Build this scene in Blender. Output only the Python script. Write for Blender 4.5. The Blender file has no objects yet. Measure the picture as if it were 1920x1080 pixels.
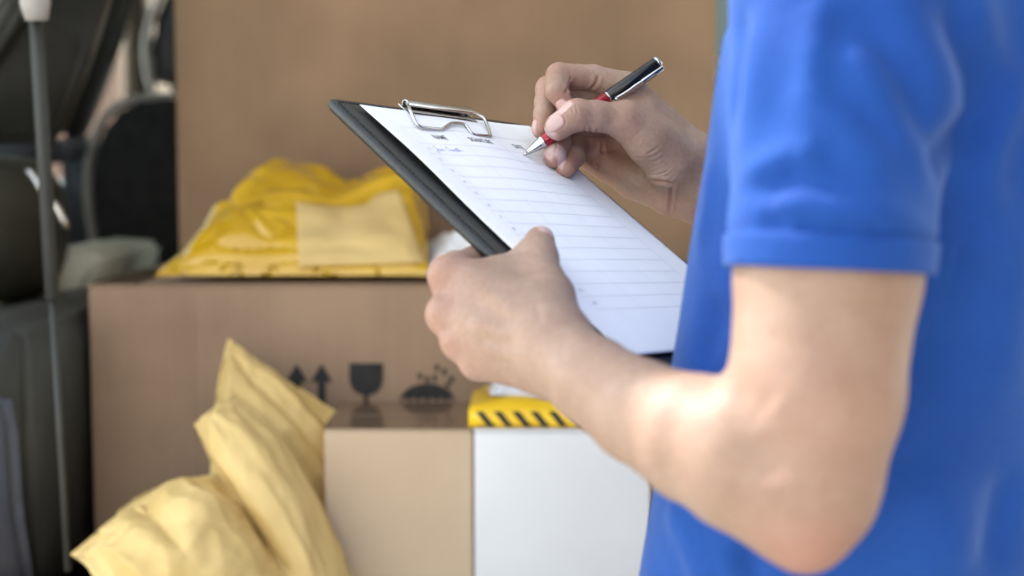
import bpy, bmesh, math, random
import numpy as np
from mathutils import Vector, Matrix, noise
from mathutils.bvhtree import BVHTree

SC = bpy.context.scene
COL = SC.collection
random.seed(7)
rng = np.random.default_rng(7)

# ------------------------------------------------------------ camera
FPX = 1920 * 50.0 / 36.0          # focal length in pixels of the 1920 px wide photograph
TILT = math.radians(5.0)
CAMZ = 1.25
cam_data = bpy.data.cameras.new('camera')
cam = bpy.data.objects.new('camera', cam_data)
COL.objects.link(cam)
cam.location = (0, 0, CAMZ)
cam.rotation_euler = (math.radians(90) - TILT, 0, 0)
cam_data.lens = 50.0
cam_data.sensor_width = 36.0
cam_data.clip_start = 0.05
cam_data.clip_end = 2000
cam_data.dof.use_dof = True
cam_data.dof.focus_distance = 1.02
cam_data.dof.aperture_fstop = 3.7
SC.camera = cam

# ------------------------------------------------------------ sky, sun, exposure
SUN = Vector((-0.58, 0.40, 0.71)).normalized()      # direction towards the sun
world = bpy.data.worlds.new('World')
SC.world = world
world.use_nodes = True
wn = world.node_tree.nodes
wl = world.node_tree.links
bg = wn['Background']
sky = wn.new('ShaderNodeTexSky')
sky.sky_type = 'NISHITA'
sky.sun_disc = False
sky.sun_elevation = math.asin(SUN.z)
sky.sun_rotation = math.atan2(SUN.x, SUN.y)
sky.air_density = 2.2
sky.dust_density = 0.2
sky.ozone_density = 1.0
hz = wn.new('ShaderNodeHueSaturation')              # thin high haze: a whiter sky
hz.inputs['Saturation'].default_value = 0.42
wl.new(sky.outputs['Color'], hz.inputs['Color'])
wl.new(hz.outputs['Color'], bg.inputs['Color'])
bg.inputs['Strength'].default_value = 0.15
sun_data = bpy.data.lights.new('sun', 'SUN')
sun_data.energy = 1.8
sun_data.angle = math.radians(1.0)
sun_data.color = (1.0, 0.94, 0.86)
sun = bpy.data.objects.new('sun', sun_data)
COL.objects.link(sun)
sun.location = (-3, 1, 6)
sun.rotation_euler = (-SUN).to_track_quat('-Z', 'Y').to_euler()
vs = SC.view_settings
vs.view_transform = 'Standard'
vs.look = 'None'
vs.gamma = 1.0
vs.use_curve_mapping = False
vs.exposure = 1.78
SC.cycles.use_denoising = True
SC.cycles.max_bounces = 8
SC.cycles.sample_clamp_indirect = 8.0

# ------------------------------------------------------------ helpers
cT, sT = math.cos(TILT), math.sin(TILT)

def U(px, py, d):
    """a point d metres in front of the lens, seen at a pixel of the photograph"""
    x = (px - 960.0) / FPX * d
    y = (py - 540.0) / FPX * d
    return np.array((x, d * cT - y * sT, CAMZ - d * sT - y * cT))

def CV(x, y, z):
    """a direction given as right / down / away from the lens"""
    return np.array((x, z * cT - y * sT, -z * sT - y * cT))

def srgb(r, g, b):
    def f(c):
        c = c / 255.0
        return c / 12.92 if c <= 0.04045 else ((c + 0.055) / 1.055) ** 2.4
    return (f(r), f(g), f(b), 1.0)

def tag(o, label=None, cat=None, group=None, kind=None):
    if label: o['label'] = label
    if cat: o['category'] = cat
    if group: o['group'] = group
    if kind: o['kind'] = kind
    return o

def link(name, me, mat=None, parent=None, smooth=False):
    o = bpy.data.objects.new(name, me)
    COL.objects.link(o)
    if mat is not None:
        for m in (mat if isinstance(mat, (list, tuple)) else [mat]):
            me.materials.append(m)
    if parent is not None:
        o.parent = parent
    if smooth:
        me.polygons.foreach_set('use_smooth', [True] * len(me.polygons))
    return o

def empty(name, loc=(0, 0, 0), mat=None):
    o = bpy.data.objects.new(name, None)
    COL.objects.link(o)
    if mat is not None:
        o.matrix_world = mat
    else:
        o.location = loc
    o.empty_display_size = 0.05
    return o

def mesh_pydata(verts, faces, name='mesh'):
    me = bpy.data.meshes.new(name)
    me.from_pydata([tuple(map(float, v)) for v in verts], [], [tuple(map(int, f)) for f in faces])
    me.update()
    return me

def bm_mesh(bm, name='mesh'):
    me = bpy.data.meshes.new(name)
    bmesh.ops.recalc_face_normals(bm, faces=bm.faces)
    bm.to_mesh(me)
    bm.free()
    return me

def add_box(bm, lo, hi, bevel=0.0, seg=2, M=None):
    lo = Vector(lo); hi = Vector(hi)
    r = bmesh.ops.create_cube(bm, size=1.0)
    vs_ = r['verts']
    c = (lo + hi) / 2; s = hi - lo
    for v in vs_:
        v.co = Vector((v.co.x * s.x + c.x, v.co.y * s.y + c.y, v.co.z * s.z + c.z))
    if bevel > 0:
        es = list({e for v in vs_ for e in v.link_edges})
        rr = bmesh.ops.bevel(bm, geom=es, offset=bevel, segments=seg, affect='EDGES', profile=0.5)
        vs_ = list({v for f in rr['faces'] for v in f.verts} | {v for v in vs_ if v.is_valid})
    if M is not None:
        for v in vs_:
            v.co = M @ v.co
    return vs_

def box_mesh(lo, hi, bevel=0.0, seg=2):
    bm = bmesh.new()
    add_box(bm, lo, hi, bevel, seg)
    return bm_mesh(bm)

def frames(pts):
    """parallel transport frames along a polyline"""
    P = [Vector(p) for p in pts]
    T = []
    for i in range(len(P)):
        a = P[max(i - 1, 0)]; b = P[min(i + 1, len(P) - 1)]
        T.append((b - a).normalized())
    n = T[0].orthogonal().normalized()
    N = [n]
    for i in range(1, len(P)):
        q = T[i - 1].rotation_difference(T[i])
        n = (q @ N[-1]); n = (n - T[i] * n.dot(T[i])).normalized()
        N.append(n)
    return P, T, N

def tube_mesh(pts, rad, seg=10, cap=True, bm=None):
    own = bm is None
    if own: bm = bmesh.new()
    P, T, N = frames(pts)
    rings = []
    for i, p in enumerate(P):
        r = rad[i] if hasattr(rad, '__len__') else rad
        b = T[i].cross(N[i])
        rings.append([bm.verts.new(p + (N[i] * math.cos(a) + b * math.sin(a)) * r)
                      for a in [2 * math.pi * k / seg for k in range(seg)]])
    for i in range(len(rings) - 1):
        for k in range(seg):
            bm.faces.new((rings[i][k], rings[i][(k + 1) % seg], rings[i + 1][(k + 1) % seg], rings[i + 1][k]))
    if cap:
        bm.faces.new(rings[0]); bm.faces.new(rings[-1])
    return bm_mesh(bm) if own else None

def smooth_path(pts, n=6):
    """Catmull-Rom resampling"""
    P = [np.array(p, float) for p in pts]
    P = [2 * P[0] - P[1]] + P + [2 * P[-1] - P[-2]]
    out = []
    for i in range(1, len(P) - 2):
        for k in range(n):
            t = k / n
            out.append(0.5 * ((2 * P[i]) + (P[i + 1] - P[i - 1]) * t + (2 * P[i - 1] - 5 * P[i] + 4 * P[i + 1] - P[i + 2]) * t * t
                              + (-P[i - 1] + 3 * P[i] - 3 * P[i + 1] + P[i + 2]) * t ** 3))
    out.append(P[-2])
    return out

def lathe_mesh(profile, seg=24, bm=None):
    """profile of (axial x, radius) turned about the X axis"""
    own = bm is None
    if own: bm = bmesh.new()
    rings = []
    for x, r in profile:
        if r < 1e-6:
            rings.append([bm.verts.new((x, 0, 0))])
        else:
            rings.append([bm.verts.new((x, r * math.cos(2 * math.pi * k / seg), r * math.sin(2 * math.pi * k / seg))) for k in range(seg)])
    for a, b in zip(rings, rings[1:]):
        for k in range(seg):
            k2 = (k + 1) % seg
            if len(a) == 1: bm.faces.new((a[0], b[k2], b[k]))
            elif len(b) == 1: bm.faces.new((a[k], a[k2], b[0]))
            else: bm.faces.new((a[k], a[k2], b[k2], b[k]))
    if len(rings[0]) > 1: bm.faces.new(rings[0])
    if len(rings[-1]) > 1: bm.faces.new(rings[-1])
    return bm_mesh(bm) if own else None

# ---- materials
MATS = {}
def new_mat(name):
    m = bpy.data.materials.new(name)
    m.use_nodes = True
    nt = m.node_tree
    MATS[name] = m
    return m, nt, nt.nodes['Principled BSDF']

def nd(nt, typ, **kw):
    n = nt.nodes.new(typ)
    for k, v in kw.items():
        if k in n.inputs.keys(): n.inputs[k].default_value = v
        else: setattr(n, k, v)
    return n

def mapping(nt, scale=(1, 1, 1), coord='Object'):
    tc = nd(nt, 'ShaderNodeTexCoord')
    mp = nd(nt, 'ShaderNodeMapping')
    mp.inputs['Scale'].default_value = scale
    nt.links.new(tc.outputs[coord], mp.inputs['Vector'])
    return mp.outputs['Vector']

def ramp(nt, fac, stops):
    r = nd(nt, 'ShaderNodeValToRGB')
    el = r.color_ramp.elements
    while len(el) < len(stops): el.new(0.5)
    for e, (p, c) in zip(el, stops):
        e.position = p; e.color = c
    nt.links.new(fac, r.inputs['Fac'])
    return r.outputs['Color']

def bump(nt, bsdf, height, strength=0.3, dist=0.001, prev=None):
    b = nd(nt, 'ShaderNodeBump')
    b.inputs['Strength'].default_value = strength
    b.inputs['Distance'].default_value = dist
    nt.links.new(height, b.inputs['Height'])
    if prev is not None: nt.links.new(prev, b.inputs['Normal'])
    nt.links.new(b.outputs['Normal'], bsdf.inputs['Normal'])
    return b.outputs['Normal']

def noise_mat(name, c1, c2, scale=(8, 8, 8), rough=0.6, detail=6.0, nscale=1.0, bump_s=0.15, bump_d=0.001, bump_scale=None,
              spec=0.4, metallic=0.0, coat=0.0, lo=0.35, hi=0.65):
    m, nt, b = new_mat(name)
    v = mapping(nt, scale)
    n = nd(nt, 'ShaderNodeTexNoise'); n.inputs['Scale'].default_value = nscale; n.inputs['Detail'].default_value = detail
    nt.links.new(v, n.inputs['Vector'])
    nt.links.new(ramp(nt, n.outputs['Fac'], [(lo, c1), (hi, c2)]), b.inputs['Base Color'])
    b.inputs['Roughness'].default_value = rough
    b.inputs['Metallic'].default_value = metallic
    b.inputs['Specular IOR Level'].default_value = spec
    b.inputs['Coat Weight'].default_value = coat
    if bump_s > 0:
        n2 = nd(nt, 'ShaderNodeTexNoise'); n2.inputs['Scale'].default_value = (bump_scale or nscale * 4); n2.inputs['Detail'].default_value = 5
        nt.links.new(v, n2.inputs['Vector'])
        bump(nt, b, n2.outputs['Fac'], bump_s, bump_d)
    return m

# ---- signed distance modelling: round cones blended smoothly, meshed by surface nets
def smin(a, b, k):
    if k <= 0: return np.minimum(a, b)
    h = np.clip(0.5 + 0.5 * (b - a) / k, 0, 1)
    return b + (a - b) * h - k * h * (1 - h)

def smax(a, b, k):
    return -smin(-a, -b, k)

def rcone(p, a, b, ra, rb):
    a = np.asarray(a, np.float32); b = np.asarray(b, np.float32)
    ba = b - a
    L = float(ba @ ba) + 1e-12
    pa = p - a
    t = np.clip((pa @ ba) / L, 0, 1)
    q = pa - t[:, None] * ba
    return np.sqrt(np.einsum('ij,ij->i', q, q)) - (ra + (rb - ra) * t)

def ellip(p, c, axes, rad):
    """ellipsoid: axes is a 3x3 row matrix, rad the three radii"""
    q = (p - np.asarray(c, np.float32)) @ np.asarray(axes, np.float32).T
    r = np.asarray(rad, np.float32)
    k0 = np.sqrt(((q / r) ** 2).sum(1)); k1 = np.sqrt(((q / r ** 2) ** 2).sum(1)) + 1e-9
    return k0 * (k0 - 1) / k1

def chain(p, pts, k=0.004):
    """round cones through (point, radius) pairs"""
    d = None
    for (a, ra), (b, rb) in zip(pts, pts[1:]):
        e = rcone(p, a, b, ra, rb)
        d = e if d is None else smin(d, e, k)
    return d

class Group:
    """a distance function that is only evaluated near its bounding box"""
    def __init__(self, fn, pts, margin=0.03):
        P = np.array([q for q, r in pts]); R = np.array([r for q, r in pts])
        self.fn = fn
        self.lo = (P - R[:, None]).min(0) - margin
        self.hi = (P + R[:, None]).max(0) + margin
    def __call__(self, p):
        m = np.all((p > self.lo) & (p < self.hi), axis=1)
        c = np.maximum(np.maximum(self.lo - p, p - self.hi), 0)
        d = (np.sqrt((c ** 2).sum(1)) + 0.03).astype(np.float32)
        if m.any(): d[m] = self.fn(p[m])
        return d

def surface_nets(fn, lo, hi, h, B=8, slack=1.25, project=1):
    lo = np.asarray(lo, float); hi = np.asarray(hi, float)
    nb = np.ceil((hi - lo) / (h * B)).astype(int)
    gi = np.stack(np.meshgrid(*[np.arange(n) for n in nb], indexing='ij'), -1).reshape(-1, 3)
    cen = (lo + (gi + 0.5) * h * B).astype(np.float32)
    d = np.concatenate([fn(c) for c in np.array_split(cen, max(1, len(cen) // 400000))])
    act = gi[np.abs(d) < 0.87 * B * h * slack + h]
    N = nb * B + 1
    S = np.stack(np.meshgrid(*[np.arange(B + 1)] * 3, indexing='ij'), -1).reshape(-1, 3)
    cells_k, cells_p, edges = [], [], []
    for blk in np.array_split(act, max(1, len(act) // 700)):
        g = (blk[:, None, :] * B + S[None]).reshape(-1, 3)
        v = fn((lo + g * h).astype(np.float32)).reshape(-1, B + 1, B + 1, B + 1)
        s = v < 0
        s8 = [s[:, i:i + B, j:j + B, k:k + B] for i in (0, 1) for j in (0, 1) for k in (0, 1)]
        cnt = sum(x.astype(np.int8) for x in s8)
        n_, i_, j_, k_ = np.nonzero((cnt > 0) & (cnt < 8))
        if len(n_) == 0: continue
        cv = np.stack([v[n_, i_ + a, j_ + b, k_ + c] for a in (0, 1) for b in (0, 1) for c in (0, 1)], 1)
        cor = np.array([(a, b, c) for a in (0, 1) for b in (0, 1) for c in (0, 1)], float)
        acc = np.zeros((len(n_), 3)); num = np.zeros(len(n_))
        for e0 in range(8):
            for bit in (4, 2, 1):
                e1 = e0 | bit
                if e1 == e0: continue
                a = cv[:, e0]; b = cv[:, e1]
                x = (a < 0) != (b < 0)
                t = np.where(x, a / np.where(x, a - b, 1), 0)
                acc += np.where(x[:, None], cor[e0] + t[:, None] * (cor[e1] - cor[e0]), 0)
                num += x
        base = blk[n_] * B + np.stack([i_, j_, k_], 1)
        cells_k.append((base[:, 0] * N[1] + base[:, 1]) * N[2] + base[:, 2])
        cells_p.append(lo + (base + acc / num[:, None]) * h)
        for ax in range(3):
            sl0 = [slice(0, B)] * 3; sl1 = list(sl0); sl1[ax] = slice(1, B + 1)
            a = s[:, sl0[0], sl0[1], sl0[2]]; b = s[:, sl1[0], sl1[1], sl1[2]]
            n2, i2, j2, k2 = np.nonzero(a != b)
            bs = blk[n2] * B + np.stack([i2, j2, k2], 1)
            edges.append((ax, bs, a[n2, i2, j2, k2]))
    keys = np.concatenate(cells_k); pos = np.concatenate(cells_p)
    o = np.argsort(keys); keys = keys[o]; pos = pos[o]
    quads = []
    for ax, bs, inside in edges:
        if len(bs) == 0: continue
        a1, a2 = [(1, 2), (2, 0), (0, 1)][ax]
        idx = []
        ok = np.ones(len(bs), bool)
        for o1, o2 in ((-1, -1), (0, -1), (0, 0), (-1, 0)):
            c = bs.copy(); c[:, a1] += o1; c[:, a2] += o2
            kk = (c[:, 0] * N[1] + c[:, 1]) * N[2] + c[:, 2]
            ii = np.searchsorted(keys, kk); ii = np.minimum(ii, len(keys) - 1)
            ok &= keys[ii] == kk
            idx.append(ii)
        q = np.stack(idx, 1)
        q[~inside] = q[~inside][:, ::-1]
        quads.append(q[ok])
    Q = np.concatenate(quads)
    for _ in range(project):
        pos = newton(fn, pos)
    return pos, Q

def gradient(fn, pos, e=0.0004):
    T = np.array([(1, -1, -1), (-1, -1, 1), (-1, 1, -1), (1, 1, 1)], float)
    g = np.zeros_like(pos)
    out = []
    for ch in np.array_split(np.arange(len(pos)), max(1, len(pos) // 300000)):
        p = pos[ch]
        gg = np.zeros_like(p)
        for t in T:
            gg += fn((p + t * e).astype(np.float32))[:, None].astype(float) * t
        out.append(gg / (4 * e))
    return np.concatenate(out)

def newton(fn, pos, e=0.0004):
    g = gradient(fn, pos, e)
    d = np.concatenate([fn(c.astype(np.float32)) for c in np.array_split(pos, max(1, len(pos) // 300000))])
    gl = np.sqrt((g ** 2).sum(1))
    step = np.clip(d / np.maximum(gl, 0.3), -0.0015, 0.0015)
    return pos - g / np.maximum(gl, 1e-6)[:, None] * step[:, None]

def np_mesh(name, pos, quads):
    me = bpy.data.meshes.new(name)
    me.vertices.add(len(pos))
    me.vertices.foreach_set('co', np.ascontiguousarray(pos, np.float32).ravel())
    n = len(quads); m = quads.shape[1]
    me.loops.add(n * m)
    me.loops.foreach_set('vertex_index', quads.astype(np.int32).ravel())
    me.polygons.add(n)
    me.polygons.foreach_set('loop_start', np.arange(0, n * m, m, dtype=np.int32))
    me.polygons.foreach_set('use_smooth', np.ones(n, bool))
    me.update(calc_edges=True)
    return me

def vert_arrays(me):
    n = len(me.vertices)
    co = np.empty(n * 3, np.float32); no = np.empty(n * 3, np.float32)
    me.vertices.foreach_get('co', co); me.vertices.foreach_get('normal', no)
    return co.reshape(-1, 3).astype(float), no.reshape(-1, 3).astype(float)

def poly_dist(p, line):
    """distance from points to a 3D polyline, and the position 0..1 along it"""
    line = [np.asarray(q, float) for q in line]
    best = np.full(len(p), 1e9); par = np.zeros(len(p))
    n = len(line) - 1
    for i in range(n):
        a, b = line[i], line[i + 1]
        ba = b - a
        t = np.clip(((p - a) @ ba) / (ba @ ba + 1e-12), 0, 1)
        d = np.linalg.norm(p - a - t[:, None] * ba, axis=1)
        m = d < best
        best[m] = d[m]; par[m] = (i + t[m]) / n
    return best, par

# ------------------------------------------------------------ the clipboard's plane
def basis_cam(v): return CV(*v)
BU = basis_cam((0.61193, -0.01055, 0.79084))
BV = basis_cam((0.63225, 0.60727, -0.48112))
BN = -basis_cam((-0.47518, 0.79442, 0.37828))
BP = np.array((0, 0, CAMZ)) + basis_cam((-0.1024, -0.1230, 0.9562))
BOARD_M = Matrix(((BU[0], -BV[0], BN[0], BP[0]), (BU[1], -BV[1], BN[1], BP[1]), (BU[2], -BV[2], BN[2], BP[2]), (0, 0, 0, 1)))

def Bp(u, v, h):
    """a point u across and v down the sheet, h above it"""
    return BP + BU * u + BV * v + BN * h

def toB(p):
    q = np.asarray(p) - BP
    return np.array((q @ BU, q @ BV, q @ BN))
# ============================================================ the setting: paving outside, the van
def AT(px, py, Y):
    """the point of the upright plane at distance Y seen at a pixel"""
    d = U(px, py, 1.0) - np.array((0, 0, CAMZ))
    t = Y / d[1]
    return np.array((0, 0, CAMZ)) + d * t

paving_m = noise_mat('paving_stone', srgb(182, 178, 170), srgb(204, 200, 192), (1, 1, 1), 0.85, 8, 6.0, 0.3, 0.004, 60)
asphalt_m = noise_mat('pale_concrete', srgb(178, 175, 168), srgb(200, 196, 188), (1, 1, 1), 0.9, 8, 40.0, 0.5, 0.004, 260)
ground = link('ground', mesh_pydata([(-400, -400, -.02), (400, -400, -.02), (400, 400, -.02), (-400, 400, -.02)], [(0, 1, 2, 3)]), asphalt_m)
tag(ground, kind='structure')
pav = empty('pavement'); tag(pav, kind='structure')
bm = bmesh.new(); add_box(bm, (0.005, 0.005, -.06), (0.395, 0.395, 0.0), 0.004, 1); slab_me = bm_mesh(bm)
slab_me.materials.append(paving_m)
for i in range(-6, 7):
    for j in range(-7, 6):
        o = bpy.data.objects.new('paving_slab', slab_me); COL.objects.link(o); o.parent = pav
        o.location = (i * .4, j * .4, random.uniform(-.002, .002))

trim_dark = noise_mat('dark_trim_plastic', srgb(27, 28, 27), srgb(35, 36, 34), (1, 1, 1), 0.55, 5, 20, 0.15, 0.001, 700)
trim_mid = noise_mat('grey_trim_plastic', srgb(50, 52, 51), srgb(60, 62, 60), (1, 1, 1), 0.5, 5, 12, 0.15, 0.001, 700)
trim_pale = noise_mat('pale_trim_plastic', srgb(186, 188, 174), srgb(200, 200, 186), (1, 1, 1), 0.5, 5, 12, 0.12, 0.001, 700)
trim_blue = noise_mat('blue_grey_trim', srgb(66, 69, 79), srgb(78, 81, 91), (1, 1, 1), 0.5, 5, 12, 0.12, 0.001, 700)
trim_tan = noise_mat('tan_pillar_trim', srgb(88, 79, 68), srgb(100, 90, 78), (1, 1, 1), 0.6, 5, 12, 0.12, 0.001, 700)
trim_white = noise_mat('white_lining', srgb(228, 228, 224), srgb(234, 234, 230), (1, 1, 1), 0.5, 5, 12, 0.12, 0.001, 700)
carpet = noise_mat('load_carpet', srgb(86, 82, 78), srgb(102, 97, 92), (1, 1, 1), 0.95, 6, 60, 0.6, 0.003, 900)
seat_fab = noise_mat('black_seat_fabric', srgb(28, 28, 29), srgb(40, 40, 41), (1, 1, 1), 0.9, 6, 40, 0.4, 0.001, 1200)
seat_rim = noise_mat('grey_seat_piping', srgb(150, 146, 143), srgb(164, 160, 156), (1, 1, 1), 0.5, 4, 20, 0.1, 0.001)
body_paint = noise_mat('white_van_paint', srgb(232, 232, 230), srgb(236, 236, 234), (1, 1, 1), 0.35, 3, 4, 0.0, coat=0.6)
chrome = noise_mat('polished_metal', (0.50, 0.49, 0.48, 1), (0.58, 0.57, 0.56, 1), (1, 1, 1), 0.16, 3, 60, 0.05, 0.0003, 900, metallic=1.0)
brushed = noise_mat('dull_metal', (0.42, 0.42, 0.42, 1), (0.52, 0.52, 0.52, 1), (1, 1, 1), 0.35, 3, 60, 0.05, 0.0003, 900, metallic=1.0)
rubber = noise_mat('black_rubber', srgb(24, 24, 25), srgb(34, 34, 35), (1, 1, 1), 0.7, 4, 40, 0.2, 0.001)
gm, nt, b = new_mat('tinted_glass')
b.inputs['Base Color'].default_value = (0.22, 0.26, 0.25, 1); b.inputs['Roughness'].default_value = 0.03
b.inputs['Transmission Weight'].default_value = 0.9; b.inputs['IOR'].default_value = 1.1
glass = gm
gm, nt, b = new_mat('clear_glass')
b.inputs['Base Color'].default_value = (0.8, 0.84, 0.83, 1); b.inputs['Roughness'].default_value = 0.02
b.inputs['Transmission Weight'].default_value = 1.0; b.inputs['IOR'].default_value = 1.08
glass_c = gm

van = tag(empty('delivery_van', (0.05, 1.5, 0)), 'white delivery van with its tailgate open and grey load bay', 'van')
VM = Matrix.Translation((-0.05, -1.5, 0))
def vpart(name, me, mat, smooth=False, parent=None):
    o = link(name, me, mat, None, smooth)
    if parent is None:
        o.parent = van; o.matrix_parent_inverse = VM
    else:
        o.parent = parent
        o.matrix_parent_inverse = parent.matrix_parent_inverse if parent.parent else Matrix()
        o.matrix_parent_inverse = Matrix()
    return o
def slab(quad, thick, bevel=0.004, seg=2):
    """a thick plate from four corners (thickness away from the viewer side)"""
    bm = bmesh.new()
    q = [Vector(p) for p in quad]
    n = (q[1] - q[0]).cross(q[3] - q[0]).normalized()
    a = [bm.verts.new(p) for p in q]; c = [bm.verts.new(p + n * thick) for p in q]
    k = len(q)
    bm.faces.new(a); bm.faces.new(c[::-1])
    for i in range(k): bm.faces.new((a[i], a[(i + 1) % k], c[(i + 1) % k], c[i]))
    bmesh.ops.recalc_face_normals(bm, faces=bm.faces)
    if bevel: bmesh.ops.bevel(bm, geom=list(bm.edges), offset=bevel, segments=seg, affect='EDGES')
    return bm_mesh(bm)

FZ = 0.68
vpart('load_floor', box_mesh((-.93, 1.36, FZ - .04), (1.03, 4.2, FZ), .004), carpet)
bumper = vpart('rear_bumper', box_mesh((-.99, 1.27, .36), (1.09, 1.385, FZ - .005), .03, 4), body_paint, True)
vpart('sill_plate', box_mesh((-.62, 1.345, FZ + .002), (.72, 1.44, FZ + .012), .004), brushed)
vpart('roof', box_mesh((-.97, 1.50, 1.84), (1.07, 4.3, 1.88), .015, 3), body_paint, True)
vpart('headliner', box_mesh((-.93, 1.50, 1.80), (1.03, 4.28, 1.835), .006), trim_white)
for s, x0, x1 in ((-1, -.99, -.93), (1, 1.03, 1.09)):
    vpart('side_panel', box_mesh((x0, 1.40, .30), (x1, 4.3, 1.22), .02, 3), body_paint, True)
    w = vpart('side_window', box_mesh((x0 + .022, 1.62, 1.225), (x0 + .028, 2.70, 1.835)), glass if s < 0 else glass_c)
    w = vpart('side_window', box_mesh((x0 + .022, 2.86, 1.225), (x0 + .028, 4.1, 1.835)), glass_c)
    vpart('roof_rail', box_mesh((x0 + .006, 1.615, 1.79), (x1 - .006, 4.15, 1.842), .006), trim_dark)
    vpart('rear_pillar', box_mesh((x0 + .002, 1.42, 1.215), (x1 - .002, 1.62, 1.845), .012, 3), body_paint, True)
    vpart('middle_pillar', box_mesh((x0 + .004, 2.70, 1.215), (x1 - .004, 2.86, 1.845), .012, 3), trim_tan, True)
vpart('bulkhead', box_mesh((-.93, 4.20, FZ), (1.03, 4.28, 1.22), .01), trim_dark)
vpart('windscreen', box_mesh((-.93, 4.25, 1.225), (1.03, 4.256, 1.80)), glass_c)
for sx in (-.85, .95):
    for yy in (1.95, 3.9):
        bm = bmesh.new()
        lathe_mesh([(-.09, .19), (-.09, .27), (-.07, .31), (.07, .31), (.09, .27), (.09, .19)], 40, bm)
        o = vpart('wheel', bm_mesh(bm), rubber, True); o.location = (sx, yy, .31)
        hub = lathe_mesh([(-.085, .0), (-.085, .05), (-.06, .10), (-.075, .185), (.075, .185), (.06, .1), (.085, 0)], 40)
        h = vpart('rim', hub, brushed, True, o)

# tailgate, lifted
HY, HZ, TY, TZ = 1.53, 1.865, 1.20, 2.05
ax = Vector((0, TY - HY, TZ - HZ)); hl = ax.length; ax.normalize(); up = Vector((0, -ax.z, ax.y)) * -1
if up.z < 0: up = -up
HM = Matrix(((1, ax.x, up.x, 0), (0, ax.y, up.y, HY), (0, ax.z, up.z, HZ), (0, 0, 0, 1)))
bm = bmesh.new(); add_box(bm, (-.82, 0, 0), (-.62, hl, .06), .012, 3, HM); add_box(bm, (.72, 0, .001), (.92, hl, .061), .012, 3, HM)
add_box(bm, (-.625, 0.001, .002), (.725, .10, .058), .012, 3, HM); add_box(bm, (-.625, hl - .18, .002), (.725, hl - .001, .058), .012, 3, HM)
tg = vpart('tailgate', bm_mesh(bm), body_paint, True)
bm = bmesh.new(); add_box(bm, (-.63, .09, .014), (.73, hl - .17, .046), 0, 1, HM)
o = vpart('tailgate_skin', bm_mesh(bm), body_paint)
bm = bmesh.new(); add_box(bm, (-.60, .02, -.012), (.70, hl - .02, .0005), .006, 2, HM)
vpart('tailgate_lining', bm_mesh(bm), trim_white)

# gas strut on the left, with its ball joint
A = AT(62, -60, 1.44); Bq = AT(98, 560, 1.44); Cq = AT(128, 1070, 1.44)
st = vpart('gas_strut', tube_mesh([A, Bq], [.0070, .0070], 16), trim_mid, True)
vpart('strut_rod', tube_mesh([Bq, Cq], [.0036, .0036], 12), trim_mid, True)
vpart('strut_joint', tube_mesh([AT(62, -20, 1.425), AT(66, 5, 1.425), AT(69, 38, 1.425)], [.012, .015, .011], 16), seat_rim, True)

# left wall of the load bay: trim panels, ledge, arch
def lining(name, pxs, Yf, Yb, mat, bevel=.01, par=None):
    """a trim block with the outline pxs, from distance Yf to Yb"""
    bm = bmesh.new()
    f = [bm.verts.new(AT(px, py, Yf)) for px, py in pxs]
    k = [bm.verts.new(AT(px, py, Yf) + np.array((0, Yb - Yf, 0))) for px, py in pxs]
    bm.faces.new(f); bm.faces.new(k[::-1])
    for i in range(len(f)):
        bm.faces.new((f[i], k[i], k[(i + 1) % len(f)], f[(i + 1) % len(f)]))
    bmesh.ops.recalc_face_normals(bm, faces=bm.faces)
    bmesh.ops.bevel(bm, geom=list(bm.edges), offset=bevel, segments=3, affect='EDGES', clamp_overlap=True)
    return vpart(name, bm_mesh(bm), mat, True)
lining('side_trim', [(-260, 640), (30, 590), (60, 640), (66, 1150), (-260, 1200)], 1.50, 2.0, trim_mid, .02)
lining('trim_recess', [(-120, 760), (8, 730), (26, 800), (36, 960), (70, 1180), (-120, 1180)], 1.485, 1.51, trim_blue, .012)
lining('side_trim', [(40, 600), (104, 560), (150, 640), (158, 1150), (50, 1150)], 1.78, 2.3, trim_dark, .015)
lining('ledge', [(-60, 520), (70, 470), (182, 478), (184, 505), (120, 612), (60, 618), (-60, 560)], 1.98, 2.35, trim_pale, .015)
lining('side_trim', [(-300, -60), (205, -60), (150, 120), (96, 262), (-300, 290)], 1.80, 1.86, trim_dark, .01)
lining('window_surround', [(-40, 150), (36, 18), (60, 4), (40, -60), (10, -60), (-60, 90)], 1.74, 1.79, trim_mid, .008)
lining('window_surround', [(-60, 110), (24, -30), (14, -70), (-60, -70)], 1.735, 1.77, seat_rim, .006)
lining('door_panel', [(112, 275), (128, 256), (160, 256), (186, 290), (190, 480), (112, 480)], 2.72, 2.95, trim_blue, .02)
lining('side_trim', [(-60, 262), (100, 258), (100, 300), (-60, 320)], 2.3, 2.5, trim_blue, .01)
lining('door_pillar', [(232, -60), (250, -60), (268, 60), (280, 240), (232, 240)], 3.2, 3.3, trim_tan, .01)
lining('door_pillar', [(118, 150), (175, 60), (200, -60), (235, -60), (212, 60), (160, 200), (120, 290)], 2.8, 2.9, trim_dark, .01)
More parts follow.
